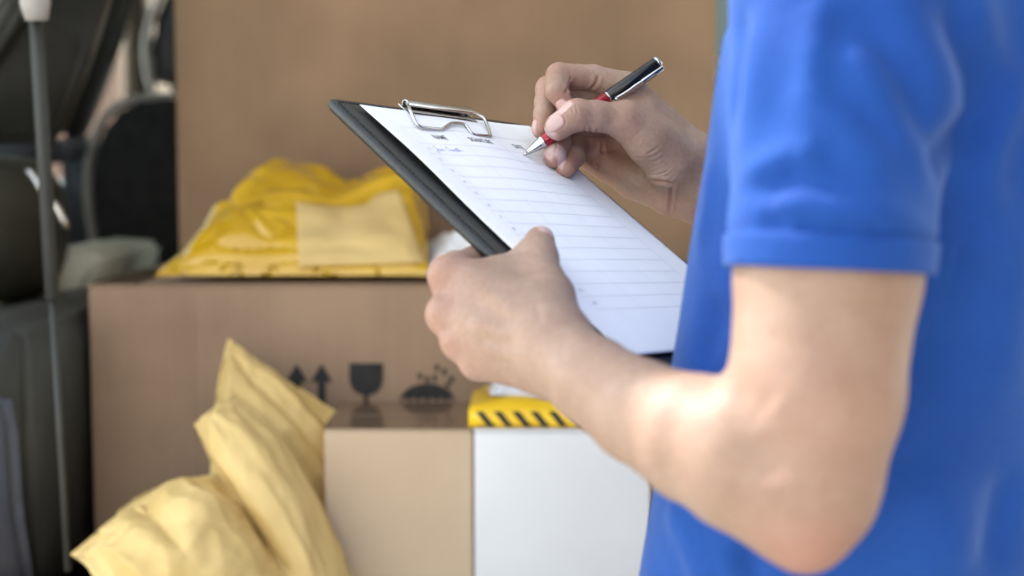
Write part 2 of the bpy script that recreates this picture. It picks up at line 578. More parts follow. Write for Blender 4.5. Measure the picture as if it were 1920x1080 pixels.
# rounded arch trim with a latch
bm = bmesh.new()
bmesh.ops.create_uvsphere(bm, u_segments=40, v_segments=24, radius=1.0)
c = AT(10, 430, 1.9)
for v in bm.verts:
    x, y, z = v.co
    sx = math.copysign(abs(x) ** .7, x); sz = math.copysign(abs(z) ** .75, z)
    v.co = Vector((c[0] + sx * .064, c[1] + y * .16, c[2] + sz * .098))
vpart('wheel_arch_trim', bm_mesh(bm), noise_mat('olive_trim', srgb(48, 49, 42), srgb(58, 59, 50), (1, 1, 1), .6, 5, 20, .2, .001, 400), True)
vpart('latch', tube_mesh(smooth_path([AT(52, 318, 1.74), AT(66, 336, 1.735), AT(84, 366, 1.73), AT(106, 388, 1.73), AT(118, 412, 1.73), AT(124, 428, 1.735)], 4), .0042, 10), chrome, True)

vpart('grab_handle', tube_mesh(smooth_path([AT(1352, 108, 2.5), AT(1362, 118, 2.47), AT(1362, 140, 2.47), AT(1352, 152, 2.5)], 4), .011, 12), trim_white, True)
# seats ahead of the load bay
def seat_back(name, outline, Yf, Yb, rim_pts, rr):
    o = lining(name, outline, Yf, Yb, seat_fab, .035)
    P = smooth_path([AT(px, py, Yf + .03) for px, py in rim_pts], 6)
    vpart('piping', tube_mesh(P, rr, 12), seat_rim, True)
seat_back('rear_seat_back', [(168, 330), (178, 270), (200, 220), (232, 194), (280, 184), (470, 184), (470, 520), (200, 520), (178, 450)], 2.55, 2.70,
          [(196, 505), (176, 450), (166, 380), (166, 320), (176, 265), (198, 220), (230, 194), (278, 183), (330, 181)], .008)
seat_back('front_seat_back', [(276, 60), (296, 0), (320, -50), (470, -50), (470, 180), (290, 180), (276, 120)], 3.15, 3.3,
          [(288, 178), (276, 130), (274, 75), (288, 20), (312, -40)], .009)

# what lies outside the van windows
wall_m, nt, b = new_mat('red_brickwork')
v = mapping(nt, (4, 4, 4)); br = nd(nt, 'ShaderNodeTexBrick'); nt.links.new(v, br.inputs['Vector'])
br.inputs['Color1'].default_value = srgb(178, 74, 56); br.inputs['Color2'].default_value = srgb(158, 62, 48); br.inputs['Mortar'].default_value = srgb(150, 120, 105)
nt.links.new(br.outputs['Color'], b.inputs['Base Color']); b.inputs['Roughness'].default_value = .9
w = link('brick_wall', box_mesh((-7.5, 11.0, -.02), (-.6, 11.3, 3.4), .01), wall_m)
tag(w, 'red brick wall glimpsed through the far van window', 'wall')
hm = noise_mat('grey_green_render', srgb(84, 96, 96), srgb(104, 116, 114), (1, 1, 1), .9, 6, 2, .2, .004, 40)
w = link('garden_wall', box_mesh((.6, 9.0, -.02), (9.0, 9.3, 3.2), .01), hm)
tag(w, 'grey green wall seen through the gap right of the tall carton', 'wall')

# unseen dark building added at the right so light falls more from the left
dk = noise_mat('dark_blocker_face', (0.11, 0.085, 0.07, 1), (0.16, 0.125, 0.10, 1), (1, 1, 1), .9, 6, 3, .3, .004, 40)
w = tag(empty('blocker', (2.5, -3.6, 0)), 'unseen dark building standing to the right of the parked van', 'blocker')
link('wall', box_mesh((-.3, -4.6, -.02), (2.5, 4.5, 6.6), .01), dk, w)
link('blocker_base', box_mesh((-.34, -4.62, -.02), (-.302, 4.52, .5), .008), paving_m, w)
link('roof', box_mesh((-.5, -4.8, 6.602), (2.7, 4.7, 6.75), .02), trim_dark, w)
# ============================================================ boxes and mailers in the load bay
def cardboard(name, c1, c2, flute=220.0):
    m, nt, b = new_mat(name)
    L = nt.links
    v = mapping(nt, (1, 1, 1))
    n1 = nd(nt, 'ShaderNodeTexNoise'); n1.inputs['Scale'].default_value = 5; n1.inputs['Detail'].default_value = 7
    L.new(v, n1.inputs['Vector'])
    n2 = nd(nt, 'ShaderNodeTexNoise'); n2.inputs['Scale'].default_value = 1.0; n2.inputs['Detail'].default_value = 5
    v2 = mapping(nt, (flute, flute, 8)); L.new(v2, n2.inputs['Vector'])
    mix = nd(nt, 'ShaderNodeMath', operation='MULTIPLY_ADD'); mix.inputs[1].default_value = 0.14
    L.new(n2.outputs['Fac'], mix.inputs[0]); 
    m2 = nd(nt, 'ShaderNodeMath', operation='MULTIPLY'); m2.inputs[1].default_value = 0.86; L.new(n1.outputs['Fac'], m2.inputs[0])
    L.new(m2.outputs[0], mix.inputs[2])
    L.new(ramp(nt, mix.outputs[0], [(0.36, c1), (0.62, c2)]), b.inputs['Base Color'])
    b.inputs['Roughness'].default_value = 0.82; b.inputs['Specular IOR Level'].default_value = 0.25
    wv = nd(nt, 'ShaderNodeTexWave'); wv.inputs['Scale'].default_value = 45; wv.inputs['Distortion'].default_value = 0.4
    L.new(v, wv.inputs['Vector'])
    bump(nt, b, wv.outputs['Fac'], 0.05, 0.001)
    return m
kraft = cardboard('kraft_board', srgb(136, 111, 90), srgb(158, 130, 106))
kraft_d = cardboard('brown_board', srgb(131, 109, 91), srgb(154, 128, 107))
print_ink = noise_mat('black_print', srgb(30, 30, 32), srgb(44, 43, 44), (1, 1, 1), .7, 6, 60, 0)
tape_m, nt, b = new_mat('clear_packing_tape')
b.inputs['Base Color'].default_value = srgb(178, 150, 120); b.inputs['Roughness'].default_value = .12; b.inputs['Coat Weight'].default_value = 1.0

def carton(name, lo, hi, mat, label, tape=True, flap_gap=True):
    """a shut carton: four walls, two top flaps that meet in the middle, tape over the joint"""
    lo = Vector(lo); hi = Vector(hi)
    c = Vector(((lo.x + hi.x) / 2, (lo.y + hi.y) / 2, lo.z))
    r = tag(empty(name, c), label, 'box')
    hx, hy, hz = (hi - lo).x / 2, (hi - lo).y / 2, (hi - lo).z
    bm = bmesh.new(); add_box(bm, (-hx, -hy, 0), (hx, hy, hz - .0024), .0025, 3)
    for v in bm.verts:   # walls belly out a little
        k = math.sin(math.pi * min(max(v.co.z / hz, 0), 1))
    link('walls', bm_mesh(bm), mat, r, True)
    ym = 0.02
    for s, y0, y1 in ((1, -hy + .001, ym - .0015), (2, ym + .0015, hy - .001)):
        link('flap', box_mesh((-hx + .001, y0, hz - .0022), (hx - .001, y1, hz), .0008, 2), mat, r, True)
    if tape:
        bm = bmesh.new(); add_box(bm, (-hx - .0012, ym - .025, hz + .0004), (hx + .0012, ym + .025, hz + .0010))
        add_box(bm, (-hx - .0012, ym - .0249, hz - .06), (-hx - .0006, ym + .0249, hz + .0003))
        link('tape', bm_mesh(bm), tape_m, r)
    return r

YB, YF, YT = 1.68, 1.50, 2.02
L_, T_ = AT(165, 535, YB), AT(1255, 535, YB)
zbig = L_[2]
big = carton('carton', (L_[0], YB, FZ + .001), (T_[0], YB + .56, zbig), kraft_d, 'large brown carton with black handling symbols under the yellow mailer', tape=False)
hx = (T_[0] - L_[0]) / 2; hz = zbig - FZ - .001
bm = bmesh.new(); add_box(bm, (-hx - .002, -.28 - .0012, hz + .0004), (-hx + .055, .0, hz + .0012))
link('tape', bm_mesh(bm), tape_m, big)
# joint of the board on the front
jx = AT(366, 700, YB)[0] - (L_[0] + T_[0]) / 2
link('board_joint', box_mesh((-hx + .002, -.2806, .004), (jx, -.2796, hz - .008)), kraft_d, big)
# printed handling marks: two arrows, goblet, umbrella
def mark(polys, parent, Y, c):
    bm = bmesh.new()
    for poly in polys:
        f = bm.faces.new([bm.verts.new(AT(px, py, Y) - np.array(c)) for px, py in poly])
    r = bmesh.ops.extrude_face_region(bm, geom=list(bm.faces))
    bmesh.ops.translate(bm, verts=[v for v in r['geom'] if isinstance(v, bmesh.types.BMVert)], vec=(0, -.0004, 0))
    return link('printed_mark', bm_mesh(bm), print_ink, parent)
bc = (big.location.x, big.location.y, big.location.z)
YM = YB - .0009
def arrow(x): return [[(x, 682), (x + 20, 716), (x + 7, 716), (x + 7, 760), (x - 7, 760), (x - 7, 716), (x - 20, 716)]]
mark(arrow(556), big, YM, bc); mark(arrow(603), big, YM, bc)
mark([[(655, 681), (718, 681), (718, 712), (714, 726), (706, 736), (692, 741), (690, 741), (690, 772), (706, 778), (668, 778), (682, 772), (682, 741), (668, 736), (659, 726), (655, 712)]], big, YM, bc)
ucv = [(750 + 51 - 51 * math.cos(math.pi * k / 14), 752 - 33 * math.sin(math.pi * k / 14)) for k in range(15)]
ubot = [(852 - 17 * (k + .5), 746) if k % 1 == 0 else None for k in range(6)]
scal = []
for k in range(6): scal += [(852 - 17 * k - 8.5, 745), (852 - 17 * (k + 1), 752)]
mark([ucv + scal[:-1]], big, YM, bc)
mark([[(799, 752), (804, 752), (804, 800), (799, 800)]], big, YM, bc)
for px, py in ((786, 706), (800, 712), (818, 690), (814, 710), (832, 698), (846, 712), (838, 722)):
    mark([[(px - 3, py - 6), (px + 3, py - 8), (px + 5, py + 4), (px - 2, py + 6)]], big, YM, bc)

# tall carton at the back
L2, T2 = AT(326, 0, YT), AT(1344, 0, YT)
tall = carton('carton', (L2[0], YT, zbig + .002), (T2[0], YT + .22, 1.765), kraft, 'tall wide brown carton standing behind the yellow mailer', tape=False)
hx2 = (T2[0] - L2[0]) / 2
# small kraft carton and white box in front
L3, T3 = AT(607, 806, YF), AT(886, 806, YF)
small = carton('carton', (L3[0], YF, FZ + .001), (T3[0], YF + .165, L3[2]), cardboard('light_kraft_board', srgb(190, 168, 144), srgb(202, 181, 157)), 'small light brown carton left of the white box')
shaded_tape, nt, b = new_mat('shaded_packing_tape')
b.inputs['Base Color'].default_value = srgb(112, 88, 68); b.inputs['Roughness'].default_value = .16; b.inputs['Coat Weight'].default_value = .5; b.inputs['Coat Roughness'].default_value = .1  # glossy tape; its dark base stands for the shaded, reflecting carton top
hx3 = (T3[0] - L3[0]) / 2; hz3 = L3[2] - FZ - .001
for k in range(2):
    link('tape', box_mesh((-hx3 - .0006, -.0805 + k * .078, hz3 + .0012 + k * .0006), (hx3 + .0006, .0 + k * .080, hz3 + .0017 + k * .0006)), shaded_tape, small)
white_m = noise_mat('white_carton_board', srgb(211, 213, 219), srgb(219, 221, 227), (1, 1, 1), .55, 4, 6, .08, .001, 200)
L4, T4 = AT(889, 804, YF - .004), AT(1221, 804, YF - .004)
wb = tag(empty('white_box', ((L4[0] + T4[0]) / 2, YF + .078, FZ + .001)), 'plain white box under the striped yellow mailer', 'box')
hx4 = (T4[0] - L4[0]) / 2; hz4 = L4[2] - FZ - .001
link('walls', box_mesh((-hx4, -.082, 0), (hx4, .082, hz4 - .0035), .003, 3), white_m, wb, True)
link('lid', box_mesh((-hx4 - .0008, -.0828, hz4 - .003), (hx4 + .0008, .0828, hz4), .0012, 3), white_m, wb, True)

# ---- bags and padded mailers: a closed cushion over a four-cornered outline
def cushion(nu, nv, P, thick, seed, wr=1.0, flange=.06, folds=(), sag=0.0, amp=(.006, .0035, .0018)):
    """P(u, v) gives the middle sheet; the two faces swell away from it and carry creases"""
    rs = np.random.default_rng(seed)
    uu, vv = np.meshgrid(np.linspace(0, 1, nu), np.linspace(0, 1, nv), indexing='ij')
    mid = P(uu, vv)
    du = np.gradient(mid, axis=0); dv = np.gradient(mid, axis=1)
    n = np.cross(du, dv); n /= np.linalg.norm(n, axis=2, keepdims=True) + 1e-9
    def prof(x):
        y = np.clip((np.minimum(x, 1 - x) - flange) / (.5 - flange), 0, 1)
        return np.sqrt(np.clip(1 - (1 - y) ** 2, 0, 1))
    base = prof(uu) * prof(vv)
    edge = np.minimum(np.minimum(uu, 1 - uu), np.minimum(vv, 1 - vv))
    sheets = []
    for s in (1, -1):
        w = np.zeros_like(uu)
        for o, (f, a) in enumerate(((3.0, amp[0]), (6.0, amp[1]), (12.0, amp[2]))):
            for k in range(5):
                an = rs.uniform(0, math.pi)
                ph = (uu * math.cos(an) + vv * math.sin(an)) * f * rs.uniform(.7, 1.3) * 2 * math.pi + rs.uniform(0, 6.28)
                ph = ph + 1.3 * np.sin((uu * math.sin(an) - vv * math.cos(an)) * f * 3 + rs.uniform(0, 6))
                r_ = 1 - np.sqrt(np.sin(ph / 2) ** 2 + .06) * 2
                w += a * wr * r_ * .5
        for (u0, v0, u1, v1, wd, hg) in folds:
            ax_, ay_ = u1 - u0, v1 - v0
            t = np.clip(((uu - u0) * ax_ + (vv - v0) * ay_) / (ax_ ** 2 + ay_ ** 2), 0, 1)
            d = np.hypot(uu - u0 - t * ax_, vv - v0 - t * ay_)
            w += hg * np.exp(-np.abs(d / wd) ** 1.15) * np.clip(np.minimum(t, 1 - t) * 4 + .15, 0, 1)
        h = np.where(edge > 0, thick * base + w * np.clip(edge * 9, 0.12, 1) + .0006, 0.0)
        sheets.append(mid + n * (s * h)[..., None] + n * (w * .4 * np.clip(1 - edge * 9, 0, 1))[..., None])
    verts = np.concatenate([sheets[0].reshape(-1, 3), sheets[1].reshape(-1, 3)])
    I = np.arange(nu * nv).reshape(nu, nv)
    q = np.stack([I[:-1, :-1], I[1:, :-1], I[1:, 1:], I[:-1, 1:]], -1).reshape(-1, 4)
    me = np_mesh('cushion', verts, np.concatenate([q, q[:, ::-1] + nu * nv]))
    bm = bmesh.new(); bm.from_mesh(me); bmesh.ops.remove_doubles(bm, verts=bm.verts, dist=.0003); bm.to_mesh(me); bm.free()
    me.polygons.foreach_set('use_smooth', [True] * len(me.polygons))
    return me

def patch(c00, c10, c11, c01, bow=(0, 0, 0), eb=(0, 0, 0, 0)):
    """bilinear sheet through four corners with a bow in the middle"""
    c00, c10, c11, c01, bow = [np.array(c, float) for c in (c00, c10, c11, c01, bow)]
    def P(u, v):
        u = u[..., None]; v = v[..., None]
        return (c00 * (1 - u) * (1 - v) + c10 * u * (1 - v) + c11 * u * v + c01 * (1 - u) * v + bow * 4 * u * (1 - u) * np.sin(math.pi * v))
    return P

def patch9(rows):
    """biquadratic sheet through a 3 x 3 grid of points"""
    G = np.array(rows, float)
    def q(t): return [2 * (t - .5) * (t - 1), -4 * t * (t - 1), 2 * t * (t - .5)]
    def P(u, v):
        a = q(u); b_ = q(v)
        return sum((a[i] * b_[j])[..., None] * G[j, i] for i in range(3) for j in range(3))
    return P

yel_m, nt, b = new_mat('glossy_yellow_film')
v = mapping(nt, (1, 1, 1)); n1 = nd(nt, 'ShaderNodeTexNoise'); n1.inputs['Scale'].default_value = 14; n1.inputs['Detail'].default_value = 5; nt.links.new(v, n1.inputs['Vector'])
nt.links.new(ramp(nt, n1.outputs['Fac'], [(.35, srgb(196, 152, 2)), (.65, srgb(208, 165, 5))]), b.inputs['Base Color'])
b.inputs['Roughness'].default_value = .14; b.inputs['Coat Weight'].default_value = .8; b.inputs['Coat Roughness'].default_value = .08
n2 = nd(nt, 'ShaderNodeTexNoise'); n2.inputs['Scale'].default_value = 22; n2.inputs['Detail'].default_value = 2; n2.inputs['Distortion'].default_value = 2.0; nt.links.new(v, n2.inputs['Vector'])
bump(nt, b, n2.outputs['Fac'], .35, .004)
label_m = noise_mat('tan_paper_label', srgb(200, 170, 112), srgb(212, 184, 126), (1, 1, 1), .75, 5, 14, .2, .001, 120)
mail_m = noise_mat('golden_kraft_paper', srgb(198, 168, 104), srgb(220, 191, 132), (1, 1, 1), .62, 6, 9, .3, .0015, 55, spec=.45)
whitefilm = noise_mat('white_film', srgb(222, 224, 232), srgb(234, 236, 242), (1, 1, 1), .3, 5, 10, .3, .002, 60)

# yellow plastic mailer slumped on the large carton
zt = zbig
def Pyel(u, v):
    # u left to right, v from the front edge up and back over the heap
    fl = AT(288, 524, 1.70); fr = AT(806, 530, 1.70)
    x = (1 - u) * (fl[0] + .055 * v ** 1.2) + u * (fr[0] - .012 * v)
    y = 1.705 + .245 * v ** 1.15 + 0 * u
    top = .124 + .014 * np.exp(-((u - .30) / .12) ** 2) - .016 * np.exp(-((u - .62) / .10) ** 2) + .016 * np.exp(-((u - .90) / .1) ** 2)
    side = np.clip(np.minimum((u + .02) / .21, (1.02 - u) / .10), 0, 1) ** .55
    rise = np.sin(np.clip(v, 0, 1) * math.pi * .5) ** .8
    drop = np.clip((v - .88) / .12, 0, 1)
    z = zt + .010 + top * rise * side - .05 * drop * side
    return np.stack([x, y, z], -1)
bag = tag(empty('plastic_mailer', (-.18, 1.82, zt)), 'crumpled glossy yellow plastic mailer with a tan label on the big carton', 'parcel')
inv = Matrix.Translation((.18, -1.82, -zt))
def under(o, p, inv): o.parent = p; o.matrix_parent_inverse = inv; return o
yme = cushion(150, 110, Pyel, .006, 5, 1.0, .02, folds=[(.30, .42, .95, .62, .05, -.012), (.12, .95, .95, .80, .04, .008), (.12, .30, .25, .62, .03, -.010), (.22, .6, .3, .92, .05, .010),
     (.05, .55, .2, .40, .04, .009), (.25, .35, .42, .15, .03, -.006), (.0, .07, 1.0, .07, .03, -.006), (.0, .15, 1.0, .16, .05, .004), (.45, .75, .7, .95, .05, -.010), (.10, .72, .22, .74, .03, -.012)], amp=(.0034, .0007, .0002))
under(link('film', yme, yel_m), bag, inv)
# the label follows the film
bvh = BVHTree.FromPolygons([vv.co[:] for vv in yme.vertices], [p.vertices[:] for p in yme.polygons])
lv = []
nlu, nlv = 40, 30
for i in range(nlu):
    for j in range(nlv):
        u = i / (nlu - 1); v_ = j / (nlv - 1)
        px = (1 - v_) * ((1 - u) * 560 + u * 796) + v_ * ((1 - u) * 556 + u * 748)
        py = (1 - v_) * (500 - 8 * u) + v_ * (378 - 18 / (1 + math.exp(-(u - .74) * 40)) + 9 * math.sin(u * 3.6))
        o_ = Vector((0, 0, CAMZ)); d_ = (Vector(AT(px, py, 1.8)) - o_).normalized()
        hit = bvh.ray_cast(o_, d_)
        if hit[0] is None: hit = (Vector(AT(px, py, 1.76)), -d_)
        lv.append(np.array(hit[0]) - np.array(d_) * .0025)
lv = np.array(lv).reshape(nlu, nlv, 3)
for _ in range(2):
    lv[1:-1, 1:-1] = .5 * lv[1:-1, 1:-1] + .125 * (lv[:-2, 1:-1] + lv[2:, 1:-1] + lv[1:-1, :-2] + lv[1:-1, 2:])
lv[..., 1] -= .0015
I = np.arange(nlu * nlv).reshape(nlu, nlv)
lme = np_mesh('label', lv.reshape(-1, 3), np.stack([I[:-1, :-1], I[1:, :-1], I[1:, 1:], I[:-1, 1:]], -1).reshape(-1, 4))
lo_ = under(link('paper_label', lme, label_m), bag, inv)
sm_ = lo_.modifiers.new('thick', 'SOLIDIFY'); sm_.thickness = .0006; sm_.offset = 0

# white pouch beside it
pw = cushion(60, 50, patch(AT(800, 512, 1.70), AT(1000, 512, 1.70), AT(1000, 420, 1.86), AT(806, 448, 1.86), (0, -.01, .012)), .02, 11, .5, .05)
wp = tag(empty('plastic_mailer', (-.06, 1.78, zt)), 'white plastic mailer to the right of the crumpled yellow one', 'parcel')
under(link('film', pw, whitefilm), wp, Matrix.Translation((.06, -1.78, -zt)))

# golden padded envelopes at the lower left
def envelope(rows, thick, seed, label, folds=(), amp=(.0026, .0007, .0002)):
    cs = [[AT(px, py, y) for px, py, y in r] for r in rows]
    me = cushion(100, 120, patch9(cs), thick, seed, 1.0, .03, folds, amp=amp)
    flat = [q for r in cs for q in r]
    c = np.mean(flat, 0); c[2] = min(q[2] for q in flat)
    e = tag(empty('padded_envelope', c), label, 'envelope', 'golden padded envelopes heaped by the cartons')
    under(link('paper_shell', me, mail_m), e, Matrix.Translation(-c))
    return e
envelope([[(428, 636, 1.63), (515, 700, 1.615), (630, 772, 1.60)], [(404, 770, 1.585), (515, 835, 1.545), (632, 900, 1.575)], [(398, 920, 1.55), (505, 990, 1.53), (628, 1060, 1.555)]], .020, 21,
         'golden padded envelope leaning upright against the big carton, its corner highest',
         [(.0, .05, .95, .45, .05, -.007), (.1, .12, .3, .9, .06, .007), (.35, .05, .95, .30, .05, .006), (.5, .4, .95, .62, .04, -.004)])
envelope([[(366, 796, 1.50), (404, 764, 1.50), (442, 742, 1.535)], [(420, 906, 1.465), (486, 888, 1.43), (566, 884, 1.50)], [(522, 1112, 1.42), (590, 1122, 1.39), (668, 1112, 1.45)]], .017, 33,
         'long narrow golden padded envelope lying slantwise across the leaning one',
         [(.30, .0, .42, .9, .09, .006), (.68, .1, .78, 1., .07, -.007), (.15, .45, .30, 1.0, .09, -.005), (.45, .5, .55, .95, .06, .005)], (.0022, .0007, .0002))
envelope([[(220, 966, 1.55), (268, 930, 1.55), (335, 902, 1.55)], [(248, 990, 1.50), (306, 968, 1.49), (390, 960, 1.50)], [(292, 1064, 1.47), (350, 1064, 1.46), (430, 1066, 1.47)]], .012, 44,
         'golden padded envelope mostly hidden behind the lowest one, corner showing', ())
envelope([[(136, 1044, 1.42), (306, 918, 1.46), (428, 902, 1.485)], [(186, 1086, 1.37), (330, 1000, 1.345), (486, 1004, 1.42)], [(226, 1170, 1.33), (386, 1176, 1.30), (570, 1160, 1.36)]], .020, 58,
         'lowest golden padded envelope in the near corner with a crumpled pointed end',
         [(.02, .1, .32, .8, .05, .009), (.30, 0, .52, .7, .06, -.011), (.05, .25, .25, .32, .03, -.009), (.58, .05, .85, .8, .08, .008), (.4, .45, .75, .55, .05, -.006), (.12, .0, .2, .4, .03, .007)], (.0042, .0011, .0003))

low = carton('carton', (-.60, 1.372, FZ + .001), (-.205, 1.485, .806), kraft_d, 'low brown carton on the load floor under the padded envelopes')
# striped yellow mailer and white packet on the white box
z5 = L4[2]
strip_m, nt, b = new_mat('yellow_black_stripes')
gy = empty('striped_mailer', (.03, YF + .06, z5)); tag(gy, 'flat yellow mailer with black hazard stripes on the white box', 'parcel')
yc = noise_mat('yellow_card', srgb(236, 190, 22), srgb(244, 202, 34), (1, 1, 1), .35, 5, 14, .15, .001, 80, coat=.3)
a0, a1 = AT(884, 802, YF - .004), AT(1150, 804, YF - .004)
t0 = AT(876, 766, YF + .0)
zz = t0[2] - z5
bm = bmesh.new()
x0, x1 = a0[0] - .003, a1[0] + .01
prof_ = [(-.005, .0015), (-.0065, zz * .5), (-.004, zz), (.05, zz + .004), (.145, zz + .006), (.150, .010), (.146, .0015)]
ringsL = []
for ix, x in enumerate(np.linspace(x0, x1, 12)):
    k = -.010 * math.exp(-((ix) / 1.2) ** 2)
    ringsL.append([bm.verts.new((x - .03, yy - .06 , max(.0015, z_ + (k if z_ > .01 and yy > .03 else 0) + .0015 * math.sin(ix * 1.7 + yy * 40)))) for yy, z_ in prof_])
for a, c in zip(ringsL, ringsL[1:]):
    for i in range(len(a)):
        bm.faces.new((a[i], a[(i + 1) % len(a)], c[(i + 1) % len(a)], c[i]))
bm.faces.new(ringsL[0]); bm.faces.new(ringsL[-1])
bmesh.ops.bevel(bm, geom=list(bm.edges), offset=.0012, segments=2, affect='EDGES')
link('sleeve', bm_mesh(bm), yc, gy, True)
for k in range(11):
    xs = AT(858 + 34.0 * k, 790, YF)[0]
    if xs < x0: continue
    q = [(xs - .03, -.0672, zz * .90), (xs + .0078 - .03, -.0672, zz * .90), (xs + .0205 - .03, -.0672, .003), (xs + .0128 - .03, -.0672, .003)]
    bm = bmesh.new(); f = bm.faces.new([bm.verts.new(p) for p in q]); r = bmesh.ops.extrude_face_region(bm, geom=[f])
    bmesh.ops.translate(bm, verts=[g for g in r['geom'] if isinstance(g, bmesh.types.BMVert)], vec=(0, .0012, 0))
    link('black_stripe', bm_mesh(bm), print_ink, gy)
lb = box_mesh((AT(912, 740, YF + .09)[0] - .03, .010, zz + .0065), (AT(1010, 740, YF + .09)[0] - .03, .062, zz + .0072))
link('paper_label', lb, label_m, gy)
pk = cushion(50, 40, patch(AT(918, 738, YF + .055), AT(1130, 745, YF + .055), AT(1120, 690, YF + .17), AT(930, 690, YF + .17)), .009, 71, .35, .05)
gp = tag(empty('paper_packet', (.05, YF + .1, z5 + zz)), 'thin white packet lying on the striped yellow mailer', 'parcel')
under(link('wrapper', pk, whitefilm), gp, Matrix.Translation((-.05, -YF - .1, -z5 - zz)))
# ============================================================ clipboard, sheet and pen
leather, nt, b = new_mat('black_leather')
v = mapping(nt, (1, 1, 1)); vo = nd(nt, 'ShaderNodeTexVoronoi'); vo.inputs['Scale'].default_value = 800; nt.links.new(v, vo.inputs['Vector'])
n1 = nd(nt, 'ShaderNodeTexNoise'); n1.inputs['Scale'].default_value = 25; nt.links.new(v, n1.inputs['Vector'])
nt.links.new(ramp(nt, n1.outputs['Fac'], [(.3, srgb(22, 25, 28)), (.7, srgb(29, 33, 36))]), b.inputs['Base Color'])
b.inputs['Roughness'].default_value = .42; b.inputs['Specular IOR Level'].default_value = .55
bump(nt, b, vo.outputs['Distance'], .35, .0006)
thread = noise_mat('black_thread', srgb(29, 32, 34), srgb(40, 43, 45), (1, 1, 1), .8, 3, 50, 0)

clip = tag(empty('clipboard', mat=BOARD_M), 'black leather clipboard with a metal spring clip held over the cartons', 'clipboard')
# local axes: x across, y up the board (so y = -v), z out of it
X0, X1, Y0, Y1, TH = -.0190, .2010, -.292, .0120, .0075
def rounded(x0, x1, y0, y1, r, n=6):
    pts = []
    for cx, cy, a0 in ((x1 - r[0], y1 - r[0], 0), (x0 + r[1], y1 - r[1], 90), (x0 + r[2], y0 + r[2], 180), (x1 - r[3], y0 + r[3], 270)):
        rr = r[[0, 90, 180, 270].index(a0)]
        for k in range(n + 1):
            a = math.radians(a0 + 90 * k / n); pts.append((cx + rr * math.cos(a), cy + rr * math.sin(a)))
    return pts
ring = rounded(X0, X1, Y0, Y1, (.014, .006, .006, .008))
cx, cy = (X0 + X1) / 2, (Y0 + Y1) / 2
def board_z(x, y): return -.0026
bm = bmesh.new(); layers = []
for ins, z in ((.0015, -TH - .0022), (.0, -TH), (.0, -.0050), (.0008, -.0038), (.0022, -.0032), (.0052, -.0034), (.0066, -.0028), (.0130, -.0026)):
    layers.append([bm.verts.new((x + (ins if x < cx else -ins) * 1.0, y + (ins if y < cy else -ins), z)) for x, y in ring])
for a, c in zip(layers, layers[1:]):
    for i in range(len(a)): bm.faces.new((a[i], a[(i + 1) % len(a)], c[(i + 1) % len(a)], c[i]))
bm.faces.new(layers[0][::-1]); bm.faces.new(layers[-1])
link('board', bm_mesh(bm), leather, clip, True)
bm = bmesh.new()                                  # seam stitches round the edge
per = [Vector((x, y, 0)) for x, y in rounded(X0 + .0052, X1 - .0052, Y0 + .0052, Y1 - .0052, (.010, .003, .003, .004))]
per.append(per[0])
for a, c in zip(per, per[1:]):
    L = (c - a).length; nst = max(1, int(L / .0036))
    for k in range(nst):
        p = a.lerp(c, (k + .15) / nst); q = a.lerp(c, (k + .8) / nst)
        if (q - p).length > 1e-5: tube_mesh([p + Vector((0, 0, -.0032)), (p + q) / 2 + Vector((0, 0, -.0028)), q + Vector((0, 0, -.0032))], .00035, 5, True, bm)
link('stitching', bm_mesh(bm), thread, clip, True)

# spring clip: base plate, rolled bar, bent wire
cl = link('spring_clip', box_mesh((.044, -.0050, .0006), (.120, .0075, .0014), .0003), chrome, clip)
prof_c = [(.0060, .0014), (.0074, .0030), (.0070, .0050), (.0050, .0064), (.0022, .0062), (.0004, .0048), (.0006, .0040), (.0024, .0053), (.0046, .0055), (.0060, .0045), (.0063, .0030), (.0052, .0014)]
bm = bmesh.new(); rg = [[bm.verts.new((x, y, z)) for y, z in smooth_path(prof_c, 3)] for x in (.0465, .047, .080, .1185, .119)]
for a, c in zip(rg, rg[1:]):
    for i in range(len(a)): bm.faces.new((a[i], a[(i + 1) % len(a)], c[(i + 1) % len(a)], c[i]))
bm.faces.new(rg[0][::-1]); bm.faces.new(rg[-1])
link('rolled_bar', bm_mesh(bm), chrome, cl, True)
link('spring_blade', box_mesh((.049, -.0045, .0020), (.116, .0050, .0026), .0002), chrome, cl)
wire = [(.0475, .0040, .0044), (.0450, -.0005, .0048), (.0405, -.0075, .0052), (.0355, -.021, .0032), (.0368, -.0245, .0026), (.041, -.0252, .0024), (.0590, -.0250, .0024), (.0635, -.0232, .0028),
        (.0735, -.0182, .0034), (.0790, -.0160, .0036), (.0905, -.0148, .0036), (.0935, -.0165, .0034), (.0915, -.0240, .0028), (.0935, -.0268, .0025), (.0975, -.0272, .0024), (.1115, -.0262, .0024), (.1148, -.0235, .0026), (.1222, -.0085, .0052), (.1222, -.0030, .0056), (.1165, .0035, .0050)]
link('wire_loop', tube_mesh(smooth_path(wire, 5), .00125, 10), chrome, cl, True)

